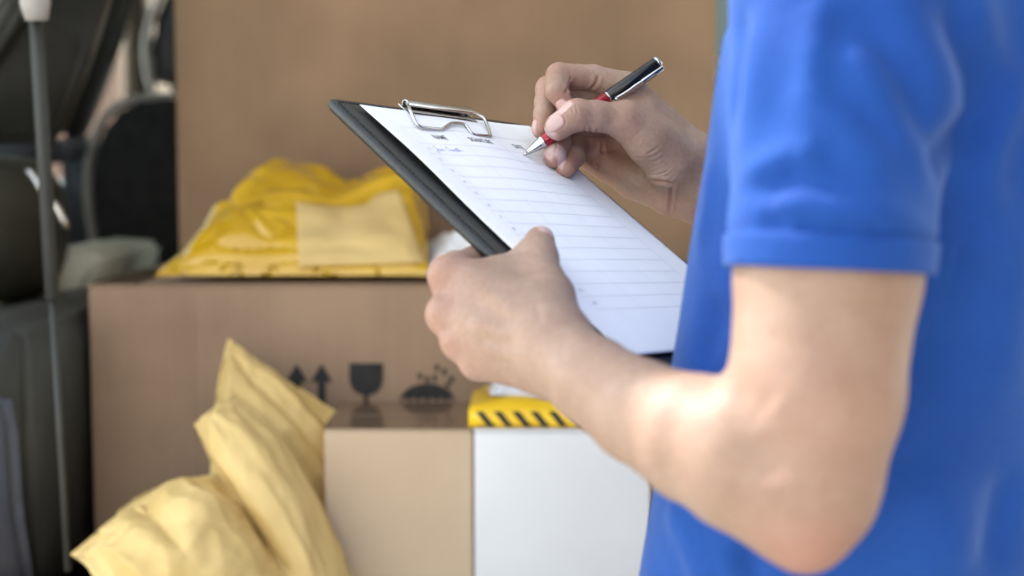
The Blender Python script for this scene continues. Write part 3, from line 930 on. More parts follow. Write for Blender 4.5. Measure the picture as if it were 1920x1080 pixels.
# ---- the form sheet
def sheet_h(u, v):
    return (.0030 * math.exp(-((u - .085) / .045) ** 2) * math.exp(-((v - .055) / .055) ** 2) * (1 if v > 0 else 1)
            + .0016 * math.exp(-(u / .02) ** 2) * math.exp(-((v - .06) / .05) ** 2)
            - .0008 * math.exp(-((u - .045) / .02) ** 2 - ((v - .16) / .02) ** 2)
            + .0012 * math.exp(-((u - .19) / .025) ** 2) * math.exp(-((v - .02) / .04) ** 2))
paper_m = noise_mat('white_paper', srgb(243, 243, 246), srgb(247, 247, 249), (1, 1, 1), .7, 4, 30, .04, .0004, 900, spec=.3)
ink = noise_mat('grey_ink', srgb(62, 62, 76), srgb(78, 78, 92), (1, 1, 1), .7, 3, 90, 0)
ink_line = noise_mat('pale_ruling_ink', srgb(186, 188, 202), srgb(196, 198, 212), (1, 1, 1), .7, 3, 90, 0)
ink_num = noise_mat('mid_grey_ink', srgb(140, 142, 154), srgb(154, 156, 168), (1, 1, 1), .7, 3, 90, 0)
ink_faint = noise_mat('faint_ruling_ink', srgb(214, 216, 228), srgb(220, 222, 233), (1, 1, 1), .7, 3, 90, 0)
ink_blue = noise_mat('blue_ballpoint', srgb(112, 130, 205), srgb(132, 148, 215), (1, 1, 1), .6, 3, 90, 0)
PW, PH = .189, .2673
sheet = tag(empty('form_sheet', mat=BOARD_M), 'white sign-in sheet with columns for name, signature and date under the clip', 'paper')
nu, nv = 64, 90
V = [(PW * i / (nu - 1), -PH * j / (nv - 1), sheet_h(PW * i / (nu - 1), PH * j / (nv - 1))) for i in range(nu) for j in range(nv)]
I = np.arange(nu * nv).reshape(nu, nv)
pme = np_mesh('paper', np.array(V), np.stack([I[:-1, :-1], I[:-1, 1:], I[1:, 1:], I[1:, :-1]], -1).reshape(-1, 4))
po = link('paper', pme, paper_m, sheet)
md = po.modifiers.new('thick', 'SOLIDIFY'); md.thickness = .0003; md.offset = -1
LIFT = .00012
def ribbon(bm, pts, w):
    """a flat printed line that follows the sheet"""
    P = [np.array(p, float) for p in pts]
    left = []; right = []
    for i, p in enumerate(P):
        t = P[min(i + 1, len(P) - 1)] - P[max(i - 1, 0)]
        t = t / (np.linalg.norm(t) + 1e-12); n_ = np.array((-t[1], t[0])) * w / 2
        for lst, q in ((left, p + n_), (right, p - n_)):
            lst.append(bm.verts.new((q[0], -q[1], sheet_h(q[0], q[1]) + LIFT)))
    for i in range(len(P) - 1):
        bm.faces.new((left[i], left[i + 1], right[i + 1], right[i]))
UL, UN, U1, U2, UR = .0195, .0285, .0695, .1160, .1625
VT, VH, RH, NR = .0240, .0440, .01290, 14
def seg(a, c, n=40): return [(a[0] + (c[0] - a[0]) * k / n, a[1] + (c[1] - a[1]) * k / n) for k in range(n + 1)]
bm = bmesh.new(); bf = bmesh.new()
for k in range(-1, NR + 1):
    vv_ = VT if k < 0 else VH + k * RH
    ribbon(bm, seg((UL, vv_), (UR, vv_)), .00027)
for uu_, tgt in ((UL, bf), (UN, bf), (U1, bf), (U2, bf), (UR, bm)):
    ribbon(tgt, seg((uu_, VT), (uu_, VH + NR * RH), 60), .00027)
link('ruled_lines', bm_mesh(bm), ink_line, sheet); link('column_lines', bm_mesh(bf), ink_faint, sheet)
def text(s, u, v, size, mat, name, bold=0.0, sx=1.0):
    cu = bpy.data.curves.new('text', 'FONT'); cu.body = s; cu.size = size; cu.align_x = 'CENTER'; cu.align_y = 'CENTER'
    cu.offset = bold; cu.resolution_u = 3
    tmp = bpy.data.objects.new('tmp', cu); COL.objects.link(tmp)
    bpy.context.view_layer.update()
    me_ = bpy.data.meshes.new_from_object(tmp.evaluated_get(bpy.context.evaluated_depsgraph_get()))
    bpy.data.objects.remove(tmp); bpy.data.curves.remove(cu)
    for vt in me_.vertices:
        x, y = vt.co.x * sx + u, vt.co.y - v
        vt.co = (x, y, sheet_h(x, -y) + LIFT * 1.6)
    me_.materials.clear()
    return link(name, me_, mat, sheet)
text('NAME', .0490, .0350, .0080, ink, 'printed_word', .00003, .62)
text('SIGNATURE', .0930, .0350, .0080, ink, 'printed_word', .00003, .62)
text('DATE', .1385, .0350, .0080, ink, 'printed_word', .00003, .62)
for k in range(NR):
    text('%d.' % (k + 1), .0240, VH + (k + .52) * RH, .0040, ink_num, 'row_number', .00006)
hand = [[(.0305, .0475), (.0325, .0465), (.0322, .0510), (.0312, .0545), (.0300, .0535), (.0318, .0515), (.0335, .0508), (.0342, .0500), (.0336, .0520), (.0350, .0520), (.0358, .0503), (.0355, .0521), (.0366, .0504), (.0372, .0520), (.0382, .0512), (.0389, .0503), (.0383, .0515), (.0396, .0520)],
        [(.0452, .0478), (.0436, .0474), (.0431, .0487), (.0446, .0503), (.0441, .0520), (.0426, .0514)], [(.0462, .0503), (.0463, .0520), (.0472, .0504), (.0475, .0519), (.0484, .0504), (.0488, .0520), (.0497, .0506), (.0497, .0520), (.0512, .0519), (.0520, .0480), (.0519, .0519), (.0532, .0518), (.0542, .0478), (.0539, .0519), (.0549, .0505), (.0554, .0520), (.0572, .0512)],
        [(.0508, .0497), (.0533, .0492)]]
bm = bmesh.new()
for st_ in hand: ribbon(bm, [tuple(q) for q in smooth_path(st_, 5)], .00042)
link('handwritten_name', bm_mesh(bm), ink_blue, sheet)

# ---- ballpoint pen
PT = Bp(.1322, .0464, .0008); PE = U(1237, 116, 1.060)
pd = Vector(PE - PT); PLn = pd.length; pd.normalize()
pz = Vector(CV(.42, .62, -.66)); pz = (pz - pd * pz.dot(pd)).normalized(); py_ = pz.cross(pd)
FAT = 1.14
PM = Matrix(((pd.x, py_.x * FAT, pz.x * FAT, PT[0]), (pd.y, py_.y * FAT, pz.y * FAT, PT[1]), (pd.z, py_.z * FAT, pz.z * FAT, PT[2]), (0, 0, 0, 1)))
pen = tag(empty('ballpoint_pen', mat=PM), 'black and red ballpoint pen with chrome tip touching the sheet', 'pen')
red_m = noise_mat('red_lacquer', srgb(150, 8, 32), srgb(166, 14, 40), (1, 1, 1), .28, 3, 60, 0, coat=.6, metallic=.35)
blk_m = noise_mat('black_lacquer', srgb(18, 18, 20), srgb(24, 24, 26), (1, 1, 1), .2, 3, 60, 0, coat=.25, spec=.35)
PR = .0042; L = PLn
link('refill_point', lathe_mesh([(0, 0), (.0004, .0006), (.0022, .0010), (.0030, .0011)], 16), chrome, pen, True)
link('cone', lathe_mesh([(.0028, .0013), (.0045, .0018), (.009, .0028), (.0145, .00375), (.0168, .0041), (.0172, .0044), (.0180, .0044), (.0182, .0041)], 32), chrome, pen, True)
link('red_grip', lathe_mesh([(.0182, .0040), (.0190, .0043), (.040, PR), (.060, PR), (.0765, .0043), (.0768, .0040)], 32), red_m, pen, True)
link('middle_ring', lathe_mesh([(.0768, .0040), (.0769, .0045), (.0782, .0045), (.0783, .0041)], 32), chrome, pen, True)
link('black_barrel', lathe_mesh([(.0783, .0041), (.0785, .0044), (.110, .0046), (L - .004, .0047), (L - .003, .0045)], 32), blk_m, pen, True)
link('push_button', lathe_mesh([(L - .0032, .0046), (L - .0028, .0049), (L - .0012, .0049), (L - .0010, .0038), (L + .0002, .0034), (L + .0006, 0)], 32), chrome, pen, True)
pc = link('pocket_clip', box_mesh((L - .022, -.0019, .0052), (L - .0018, .0019, .0074), .0006), chrome, pen, True)
bm = bmesh.new()
cp = smooth_path([(L - .021, 0, .0066), (L - .028, 0, .0062), (L - .034, 0, .0064), (L - .040, 0, .0060), (L - .0455, 0, .0052)], 4)
rg = [[bm.verts.new((x, yy * (1 - .35 * i / len(cp)), z + zz_)) for yy, zz_ in ((-.0017, -.0005), (.0017, -.0005), (.0017, .0005), (-.0017, .0005))] for i, (x, _, z) in enumerate(cp)]
for a, c in zip(rg, rg[1:]):
    for i in range(4): bm.faces.new((a[i], a[(i + 1) % 4], c[(i + 1) % 4], c[i]))
bm.faces.new(rg[0]); bm.faces.new(rg[-1])
link('clip_arm', bm_mesh(bm), chrome, pc)
bm = bmesh.new(); bmesh.ops.create_uvsphere(bm, u_segments=16, v_segments=10, radius=.0015)
for v_ in bm.verts: v_.co += Vector((L - .0455, 0, .0058))
link('clip_ball', bm_mesh(bm), chrome, pc, True)
# ============================================================ the person
def skin_material():
    m, nt, b = new_mat('skin')
    L = nt.links
    at = nd(nt, 'ShaderNodeAttribute'); at.attribute_name = 'tint'
    sep = nd(nt, 'ShaderNodeSeparateColor')
    L.new(at.outputs['Color'], sep.inputs['Color'])
    v = mapping(nt, (1, 1, 1))
    n1 = nd(nt, 'ShaderNodeTexNoise'); n1.inputs['Scale'].default_value = 42; n1.inputs['Detail'].default_value = 4
    L.new(v, n1.inputs['Vector'])
    base = ramp(nt, n1.outputs['Fac'], [(0.30, srgb(152, 124, 107)), (0.5, srgb(158, 131, 114)), (0.70, srgb(164, 138, 122))])
    n2 = nd(nt, 'ShaderNodeTexNoise'); n2.inputs['Scale'].default_value = 330; n2.inputs['Detail'].default_value = 3
    L.new(v, n2.inputs['Vector'])
    mot = ramp(nt, n2.outputs['Fac'], [(0.3, (0.90, 0.83, 0.80, 1)), (0.7, (1.05, 1.05, 1.05, 1))])
    mul = nd(nt, 'ShaderNodeMix', data_type='RGBA', blend_type='MULTIPLY'); mul.inputs[0].default_value = 0.8
    L.new(base, mul.inputs[6]); L.new(mot, mul.inputs[7])
    red = nd(nt, 'ShaderNodeMix', data_type='RGBA')
    red.inputs[7].default_value = srgb(172, 116, 102)
    L.new(sep.outputs['Red'], red.inputs[0]); L.new(mul.outputs[2], red.inputs[6])
    nail = nd(nt, 'ShaderNodeMix', data_type='RGBA')
    nail.inputs[7].default_value = srgb(204, 172, 166)
    L.new(sep.outputs['Green'], nail.inputs[0]); L.new(red.outputs[2], nail.inputs[6])
    # sparse freckles and moles
    vo = nd(nt, 'ShaderNodeTexVoronoi'); vo.inputs['Scale'].default_value = 34
    L.new(v, vo.inputs['Vector'])
    dots = ramp(nt, vo.outputs['Distance'], [(0.025, (0.55, 0.55, 0.55, 1)), (0.055, (0, 0, 0, 1))])
    fre = nd(nt, 'ShaderNodeMix', data_type='RGBA'); fre.inputs[7].default_value = srgb(120, 78, 58)
    gate = nd(nt, 'ShaderNodeMath', operation='GREATER_THAN'); gate.inputs[1].default_value = 0.9
    sc = nd(nt, 'ShaderNodeSeparateColor'); L.new(vo.outputs['Color'], sc.inputs['Color']); L.new(sc.outputs['Red'], gate.inputs[0])
    mm = nd(nt, 'ShaderNodeMath', operation='MULTIPLY'); L.new(dots, mm.inputs[0]); L.new(gate.outputs[0], mm.inputs[1])
    L.new(mm.outputs[0], fre.inputs[0]); L.new(nail.outputs[2], fre.inputs[6])
    L.new(fre.outputs[2], b.inputs['Base Color'])
    rg = nd(nt, 'ShaderNodeMapRange'); rg.inputs['To Min'].default_value = 0.52; rg.inputs['To Max'].default_value = 0.27
    L.new(sep.outputs['Green'], rg.inputs['Value']); L.new(rg.outputs['Result'], b.inputs['Roughness'])
    b.inputs['Specular IOR Level'].default_value = 0.42
    b.inputs['Subsurface Weight'].default_value = 0.22
    b.inputs['Subsurface Radius'].default_value = (1.0, 0.38, 0.22)
    b.inputs['Subsurface Scale'].default_value = 0.006
    # skin grain and, where marked, fine wrinkle lines
    vg = nd(nt, 'ShaderNodeTexVoronoi'); vg.feature = 'DISTANCE_TO_EDGE'; vg.inputs['Scale'].default_value = 700
    L.new(v, vg.inputs['Vector'])
    inv = nd(nt, 'ShaderNodeMath', operation='SUBTRACT'); inv.inputs[0].default_value = 1.0
    L.new(sep.outputs['Green'], inv.inputs[1])
    bm1 = nd(nt, 'ShaderNodeBump'); bm1.inputs['Distance'].default_value = 0.0004
    sm = nd(nt, 'ShaderNodeMath', operation='MULTIPLY'); sm.inputs[1].default_value = 0.45
    L.new(inv.outputs[0], sm.inputs[0]); L.new(sm.outputs[0], bm1.inputs['Strength'])
    L.new(vg.outputs['Distance'], bm1.inputs['Height'])
    n3 = nd(nt, 'ShaderNodeTexNoise'); n3.inputs['Scale'].default_value = 120; n3.inputs['Detail'].default_value = 4
    L.new(v, n3.inputs['Vector'])
    bump(nt, b, n3.outputs['Fac'], 0.32, 0.0014, bm1.outputs['Normal'])
    return m

def polo_material():
    m, nt, b = new_mat('blue_pique_cotton')
    L = nt.links
    v = mapping(nt, (1, 1, 1))
    n = nd(nt, 'ShaderNodeTexNoise'); n.inputs['Scale'].default_value = 14; n.inputs['Detail'].default_value = 5
    L.new(v, n.inputs['Vector'])
    c1 = ramp(nt, n.outputs['Fac'], [(0.3, srgb(25, 70, 150)), (0.7, srgb(30, 79, 160))])
    vo = nd(nt, 'ShaderNodeTexVoronoi'); vo.inputs['Scale'].default_value = 620
    L.new(v, vo.inputs['Vector'])
    mul = nd(nt, 'ShaderNodeMix', data_type='RGBA', blend_type='MULTIPLY'); mul.inputs[0].default_value = 1.0
    L.new(c1, mul.inputs[6])
    L.new(ramp(nt, vo.outputs['Distance'], [(0.0, (1, 1, 1, 1)), (0.9, (0.8, 0.8, 0.82, 1))]), mul.inputs[7])
    L.new(mul.outputs[2], b.inputs['Base Color'])
    b.inputs['Roughness'].default_value = 0.85
    b.inputs['Specular IOR Level'].default_value = 0.25
    b.inputs['Sheen Weight'].default_value = 0.3
    b.inputs['Sheen Roughness'].default_value = 0.4
    b.inputs['Sheen Tint'].default_value = srgb(175, 205, 255)
    b1 = nd(nt, 'ShaderNodeBump'); b1.inputs['Strength'].default_value = 0.35; b1.inputs['Distance'].default_value = 0.0006; b1.invert = True
    L.new(vo.outputs['Distance'], b1.inputs['Height'])
    n4 = nd(nt, 'ShaderNodeTexNoise'); n4.inputs['Scale'].default_value = 40; n4.inputs['Detail'].default_value = 3
    L.new(v, n4.inputs['Vector'])
    bump(nt, b, n4.outputs['Fac'], 0.35, 0.004, b1.outputs['Normal'])
    return m

# ---- joints of the writing hand: photograph pixel, depth offset in mm from DR, radius in mm
DR = 1.045
def RP(px, py, dz, r): return (U(px, py, DR + dz / 1000.0), r / 1000.0)
r_index = [RP(1178, 168, 25, 12.5), RP(1112, 146, 22, 9.6), RP(1048, 142, 14, 9.4), RP(1043, 156, 3, 8.4), RP(1043, 170, -5, 8.0), RP(1058, 194, -5, 6.7)]
r_mid = [RP(1180, 190, 42, 12.5), RP(1098, 172, 36, 9.8), RP(1028, 166, 27, 9.3), RP(1023, 192, 20, 8.2), RP(1021, 214, 14, 8.0), RP(1014, 243, 6, 6.8)]
r_ring = [RP(1170, 225, 58, 12), RP(1046, 240, 36, 9), RP(1048, 266, 12, 8.8), RP(1040, 293, 0, 8.6)]
r_pinky = [RP(1158, 268, 68, 11), RP(1082, 268, 46, 8.6), RP(1076, 294, 17, 8.2), RP(1061, 315, 2, 7.4)]
r_thumb = [RP(1240, 268, 8, 17), RP(1172, 226, -4, 12.6), RP(1118, 217, -10, 10.6), RP(1082, 215, -14, 11.0), RP(1046, 238, -13, 9.8)]
r_palm = [
    [RP(1178, 170, 27, 12.5), RP(1292, 292, 28, 19)],
    [RP(1180, 192, 42, 13), RP(1290, 312, 38, 18)],
    [RP(1170, 226, 56, 13), RP(1280, 332, 42, 17)],
    [RP(1152, 276, 66, 12), RP(1272, 352, 40, 17)],
    [RP(1176, 226, -3, 12), RP(1218, 266, 3, 17), RP(1262, 306, 12, 20), RP(1296, 330, 24, 20)],
    [RP(1112, 298, 58, 11), RP(1140, 314, 52, 11), RP(1190, 338, 44, 14.5), RP(1258, 364, 36, 16), RP(1300, 372, 32, 17)],
]
r_web = [RP(1150, 196, 12, 8), RP(1205, 215, 16, 13)]
r_wrist = [RP(1288, 318, 28, 24), RP(1325, 352, 26, 24.5)]
RE = np.array((0.36, 1.13, 1.09))          # right elbow, behind the torso
RS = np.array((0.362, 1.008, 1.36))
all_r = r_index + r_mid + r_ring + r_pinky + r_thumb + [q for c in r_palm for q in c] + r_wrist

def f_right_hand(p):
    palm = None
    for c in r_palm:
        e = chain(p, c, 0.004)
        palm = e if palm is None else smin(palm, e, 0.009)
    palm = smin(palm, chain(p, r_wrist), 0.012)
    idx = chain(p, r_index, 0.0025)
    fing = np.minimum(np.minimum(idx, chain(p, r_mid, 0.0025)), np.minimum(chain(p, r_ring, 0.003), chain(p, r_pinky, 0.003)))
    thumb = smin(chain(p, r_thumb, 0.004), chain(p, r_web), 0.008)
    return np.minimum(smin(palm, fing, 0.006), smin(palm, thumb, 0.009))

# ---- joints of the hand that holds the board: pixel, depth, radius in mm
def LP(px, py, d, r): return (U(px, py, d), r / 1000.0)
def LB(u, v, h, r): return (Bp(u, v, h), r / 1000.0)
l_index = [LP(843, 516, .850, 11.5), LB(-.030, .153, -.021, 9.4), LB(-.012, .150, -.0195, 9.2), LB(.012, .152, -.0165, 7.8), LB(.030, .155, -.0155, 7)]
l_mid = [LP(838, 590, .838, 11), LB(-.020, .173, -.021, 9.4), LB(.010, .174, -.017, 8), LB(.032, .176, -.0158, 7.2)]
l_ring = [LP(864, 640, .832, 10), LB(-.018, .194, -.022, 9), LB(.008, .194, -.017, 7.8), LB(.028, .195, -.0155, 7)]
l_pinky = [LP(898, 680, .830, 9), LB(-.018, .212, -.024, 8), LB(.002, .213, -.017, 7.2), LB(.018, .213, -.0148, 6.4)]
l_thumb = [LP(1040, 628, .808, 17), LP(1034, 556, .836, 13), LP(1016, 512, .855, 10.6), LP(1013, 486, .867, 10.6), LP(1012, 452, .886, 9.4)]
l_palm = [
    [LP(846, 518, .850, 12), LP(1004, 610, .812, 17)],
    [LP(842, 590, .838, 12), LP(1012, 640, .806, 17)],
    [LP(868, 640, .832, 11), LP(1022, 662, .803, 16.5)],
    [LP(902, 680, .830, 10), LP(1030, 686, .803, 15)],
    [LP(900, 524, .853, 11), LP(1004, 575, .832, 17)],
    [LP(935, 522, .858, 10.5), LP(1008, 540, .850, 12)], [LP(950, 512, .862, 9.5), LP(996, 478, .872, 8.5)],
    [LP(930, 600, .850, 14), LP(1010, 630, .825, 18)],
]
# knuckle heads and extensor tendons on the back of the hand
l_bumps = [LP(832, 517, .846, 7.6), LP(830, 590, .835, 7.6), LP(855, 642, .828, 6.6), LP(888, 680, .826, 5.6), LP(846, 555, .846, 8.5)]
l_arm = [LP(1046, 664, .802, 22.5), LP(1110, 713, .768, 23.4), LP(1200, 772, .730, 26.2), LP(1310, 824, .690, 31), LP(1400, 846, .672, 35), LP(1484, 892, .660, 34.5)]
l_up = [LP(1606, -140, .715, 34), LP(1588, 180, .692, 36), LP(1562, 430, .677, 40.5), LP(1552, 510, .672, 43.2), LP(1528, 740, .662, 40.0), LP(1512, 915, .660, 33)]
l_elb = [LP(1528, 900, .655, 22.5), LP(1508, 1008, .655, 10.5)]
l_elb2 = [LP(1508, 1008, .655, 10.5), LP(1390, 900, .668, 21)]
all_l = l_index + l_mid + l_ring + l_pinky + l_thumb + [q for c in l_palm for q in c]

def f_left_hand(p):
    palm = None
    for c in l_palm:
        e = chain(p, c)
        palm = e if palm is None else smin(palm, e, 0.012)
    for c, r in l_bumps:
        palm = smin(palm, np.linalg.norm(p - c.astype(np.float32), axis=1) - r, 0.007)
    fing = np.minimum(np.minimum(chain(p, l_index, .003), chain(p, l_mid, .003)), np.minimum(chain(p, l_ring, .003), chain(p, l_pinky, .003)))
    thumb = chain(p, l_thumb, 0.004)
    return np.minimum(smin(palm, fing, 0.006), smin(palm, thumb, 0.012))

def f_left_arm(p):
    d = smin(chain(p, l_arm, 0.005), chain(p, l_up, 0.006), 0.008)
    d = smin(d, chain(p, l_elb), 0.016)
    return smin(d, chain(p, l_elb2), 0.016)

r_arm = [r_wrist[0], (r_wrist[1][0] * 0.55 + RE * 0.45, .034), (RE, .037), (RS, .04)]
def f_right_arm(p): return chain(p, r_arm, 0.012)

AR = np.array((0.53, 0.848, 0.0))         # the wearer's right
AF = np.array((-0.848, 0.53, 0.0))        # the way he faces
TC = np.array((0.262, 0.850, 0.0))           # torso axis
LS = l_up[0][0]
NK = TC + AF * 0.02 + np.array((0, 0, 1.43))
HD = NK + AF * 0.035 + np.array((0, 0, 0.15))
core = [(TC + AF * .03 + np.array((0, 0, .95)), .07), (TC + np.array((0, 0, 1.28)), .08), (NK, .055)]
def f_core(p):
    d = chain(p, core, 0.03)
    d = smin(d, rcone(p, LS, TC + np.array((0, 0, 1.34)), .034, .05), 0.03)
    return smin(d, rcone(p, RS, TC + np.array((0, 0, 1.34)), .04, .05), 0.03)

HAX = np.array([AR, AF, (0, 0, 1.0)])
def f_head(p):
    ax = HAX
    def at(r, f, z): return HD + AR * r + AF * f + np.array((0, 0, z))
    d = ellip(p, at(0, -.012, .03), ax, (.068, .085, .085))
    d = smin(d, ellip(p, at(0, .028, -.035), ax, (.052, .058, .075)), 0.03)
    d = smin(d, rcone(p, NK - np.array((0, 0, .03)), at(0, -.02, -.03), .052, .05), 0.02)
    d = smin(d, rcone(p, at(0, .086, .005), at(0, .103, -.03), .007, .012), 0.012)         # nose
    d = smin(d, rcone(p, at(-.016, .082, -.068), at(.016, .082, -.068), .007, .007), 0.008)  # lips
    d = smin(d, rcone(p, at(-.014, .075, -.10), at(.014, .075, -.10), .011, .011), 0.015)    # chin
    for s in (-1, 1):
        d = smax(d, -(np.linalg.norm(p - at(s * .031, .098, .012).astype(np.float32), axis=1) - .017), 0.014)
        d = smin(d, np.linalg.norm(p - at(s * .030, .071, .010).astype(np.float32), axis=1) - .012, 0.003)
        d = smin(d, rcone(p, at(s * .072, -.015, .022), at(s * .068, -.005, -.022), .009, .006), 0.006)
    return d

gRH = Group(f_right_hand, all_r); gLH = Group(f_left_hand, all_l)
gLA = Group(f_left_arm, l_arm + l_up + l_elb); gRA = Group(f_right_arm, r_arm)
gCO = Group(f_core, core + [(LS, .06), (RS, .06)]); gHD = Group(f_head, [(HD, .15), (NK, .08)])

def f_body(p):
    d = smin(gRH(p), gRA(p), 0.012)
    e = smin(gLH(p), gLA(p), 0.014)
    c = smin(gCO(p), gHD(p), 0.015)
    return np.minimum(np.minimum(d, e), c)

pos, quads = surface_nets(f_body, (-0.08, 0.58, 0.92), (0.50, 1.20, 1.74), 0.0014)
# finer mesh on the writing hand
hand_lo = np.array([q for q, r in r_index + r_thumb + r_mid + r_ring + r_pinky]).min(0) - 0.014
me = np_mesh('body', pos, quads)
bm = bmesh.new(); bm.from_mesh(me)
RW = RP(1300, 340, 20, 1)[0]
xmax = RW[0]
es = [e for e in bm.edges if e.verts[0].co.x < xmax and e.verts[0].co.y > 0.96 and e.verts[0].co.z > 1.19
      and e.verts[1].co.x < xmax and e.verts[1].co.y > 0.96]
bmesh.ops.subdivide_edges(bm, edges=es, cuts=1, use_grid_fill=True, smooth=0.0)
bm.to_mesh(me); bm.free()
co, no = vert_arrays(me)
sel = (co[:, 0] < xmax + .003) & (co[:, 1] > 0.955) & (co[:, 2] > 1.17)
co[sel] = newton(f_body, co[sel])

tint = np.zeros((len(co), 4)); tint[:, 3] = 1
def gauss_at(c, s): return np.exp(-((co - c) ** 2).sum(1) / (2 * s * s))
for c, s, a in [(r_index[-1][0], .008, .55), (r_mid[-1][0], .008, .5), (r_ring[-1][0], .010, .6), (r_pinky[-1][0], .010, .6),
                (r_index[2][0], .012, .35), (r_mid[2][0], .012, .35), (r_thumb[3][0], .011, .3), (r_thumb[4][0], .009, .3), (r_thumb[1][0], .012, .3),
                (RP(1110, 290, 50, 0)[0], .022, .5), (RP(1262, 385, 20, 0)[0], .014, .3),
                (l_bumps[0][0], .012, .4), (l_bumps[1][0], .011, .4), (l_bumps[2][0], .010, .35), (l_bumps[3][0], .009, .3),
                (l_thumb[-1][0], .012, .2), (LP(1520, 1035, .64, 0)[0], .016, .55), (LP(1560, 800, .62, 0)[0], .03, .2)]:
    tint[:, 0] = np.maximum(tint[:, 0], a * gauss_at(c, s))

def crease(line, w, depth, ridge=0.0, redden=0):
    """press a skin fold along a polyline"""
    L3 = smooth_path(line, 5)
    c = np.array(L3)
    m = np.all((co > c.min(0) - 4 * w) & (co < c.max(0) + 4 * w), axis=1)
    if not m.any(): return
    d, t = poly_dist(co[m], L3)
    fade = np.clip(np.minimum(t, 1 - t) * 3.2, 0, 1); fade = fade * fade * (3 - 2 * fade)
    k = -depth * np.exp(-(d / w) ** 2) + ridge * np.exp(-((d - 2.2 * w) / (1.3 * w)) ** 2)
    co[m] += no[m] * (k * fade)[:, None]
    if redden: tint[m, 0] = np.maximum(tint[m, 0], 0.55 * np.exp(-(d / (w * 1.2)) ** 2) * fade)

def on_skin(px_list, d0):
    """where the skin lies along the sight lines of a fold"""
    out = []
    for px, py in px_list:
        t = d0
        for _ in range(60):
            dd = float(f_body(U(px, py, t)[None].astype(np.float32))[0])
            t += dd * 0.9
            if abs(dd) < 2e-5: break
        out.append(U(px, py, t))
    return out

me.vertices.foreach_set('co', co.astype(np.float32).ravel()); me.update()
co, no = vert_arrays(me)
cr = [  # palm lines, wrist line, finger joints: (line, half width mm, depth, reddened)
    ([(1132, 252), (1130, 285), (1120, 310), (1112, 334)], 1.3, .0013, 1), ([(1262, 340), (1258, 372), (1256, 404)], 1.3, .0010, 1),
    ([(1205, 322), (1236, 340), (1270, 346)], 1.6, .0012, 1),
    ([(1066, 132), (1068, 150), (1064, 168), (1058, 178)], 1.2, .0009, 1), ([(1122, 138), (1118, 156), (1102, 170)], 1.2, .0008, 1),
    ([(1094, 250), (1097, 242), (1098, 234)], .9, .0006, 0), ([(1104, 250), (1108, 243), (1109, 236)], .9, .0005, 0), ([(1116, 250), (1121, 244), (1124, 238)], .9, .0005, 0),
    ([(1070, 196), (1074, 206), (1076, 216)], .8, .0003, 0), ([(1077, 195), (1081, 205), (1083, 215)], .8, .0003, 0)]
for k in range(13):      # fan of fine wrinkles over the ball of the thumb
    t = k / 12.0
    x0, y0 = 1142 + 70 * t, 256 + 84 * t
    ln = 62 + 16 * math.sin(2.7 * t + .4)
    cr.append(([(x0, y0), (x0 + ln * .33, y0 + 9 + 3 * math.sin(k * 2.1)), (x0 + ln * .7, y0 + 6 - 6 * (1 - t)), (x0 + ln, y0 - 10 - 10 * (1 - t))], .6 + .25 * math.sin(k * 5.3), .00020 + .00012 * math.sin(k * 3.7), 0))
for line, w, dp, rd in cr:
    crease(on_skin(line, .96), w / 1000.0, dp * 1.25, dp * 0.7, rd)
cl = [([(1000, 560), (1010, 585), (1012, 610)], 2.0, .0006), ([(870, 600), (910, 615), (960, 640)], 5.0, -.0012), ([(880, 535), (930, 560), (985, 600)], 5.0, -.0010),
      ([(895, 650), (935, 660), (990, 670)], 4.0, -.0012), ([(870, 560), (920, 585), (980, 615)], 6.0, .0012), ([(880, 625), (930, 640), (985, 655)], 4.5, .0012),
      ([(1060, 620), (1050, 660), (1035, 700)], 3.0, .0006), ([(820, 540), (828, 553), (840, 562)], 3.5, .0012), ([(828, 622), (840, 618), (855, 618)], 3.0, .0010),
      ([(990, 470), (1010, 474), (1032, 472)], 1.0, .0004), ([(988, 476), (1010, 481), (1034, 479)], 1.0, .0004)]
for line, w, dp in cl:
    crease(on_skin(line, .74), w / 1000.0, dp, 0)
# elbow crook and the dimple beside the elbow
for line, w, dp in [([(1375, 712), (1420, 740), (1455, 775)], 9.0, .0016), ([(1445, 800), (1452, 860), (1450, 920)], 13.0, .0022)]:
    crease(on_skin(line, .56), w / 1000.0, dp, 0)

def nail(a, b, r, dors, hl, hw, off):
    e1 = (b - a) / np.linalg.norm(b - a)
    e3 = dors - e1 * (dors @ e1); e3 /= np.linalg.norm(e3)
    e2 = np.cross(e3, e1)
    m = ((co - b) ** 2).sum(1) < (3 * r) ** 2
    q = co[m] - b
    x = q @ e1 - off; y = np.arctan2(q @ e2, q @ e3) * r; z = q @ e3
    s = (np.abs(x / hl) ** 2.8 + np.abs(y / hw) ** 3.2) ** (1 / 3.0)
    s = np.where(z < 0, 9, s)
    ins = np.clip((1.0 - s) / 0.16, 0, 1)
    rim = np.exp(-((s - 1.06) / 0.09) ** 2)
    co[m] += e3 * (0.00035 * ins - 0.00060 * rim)[:, None]
    tint[m, 1] = np.maximum(tint[m, 1], ins * 0.85)
    tint[m, 0] = np.maximum(tint[m, 0], rim * 0.85)
nail(r_thumb[-2][0], r_thumb[-1][0], .0098, CV(-.30, -.25, -.9), .0078, .0066, .0012)
nail(r_index[-2][0], r_index[-1][0], .0066, CV(-.35, .35, -.87), .0058, .0052, .0022)
nail(r_mid[-2][0], r_mid[-1][0], .0068, CV(-.93, -.1, -.35), .0062, .0052, .0010)
nail(r_ring[-2][0], r_ring[-1][0], .0085, CV(-.50, -.10, -.85), .0066, .0056, .0024)
nail(r_pinky[-2][0], r_pinky[-1][0], .0073, CV(-.55, -.10, -.82), .0054, .0046, .0022)
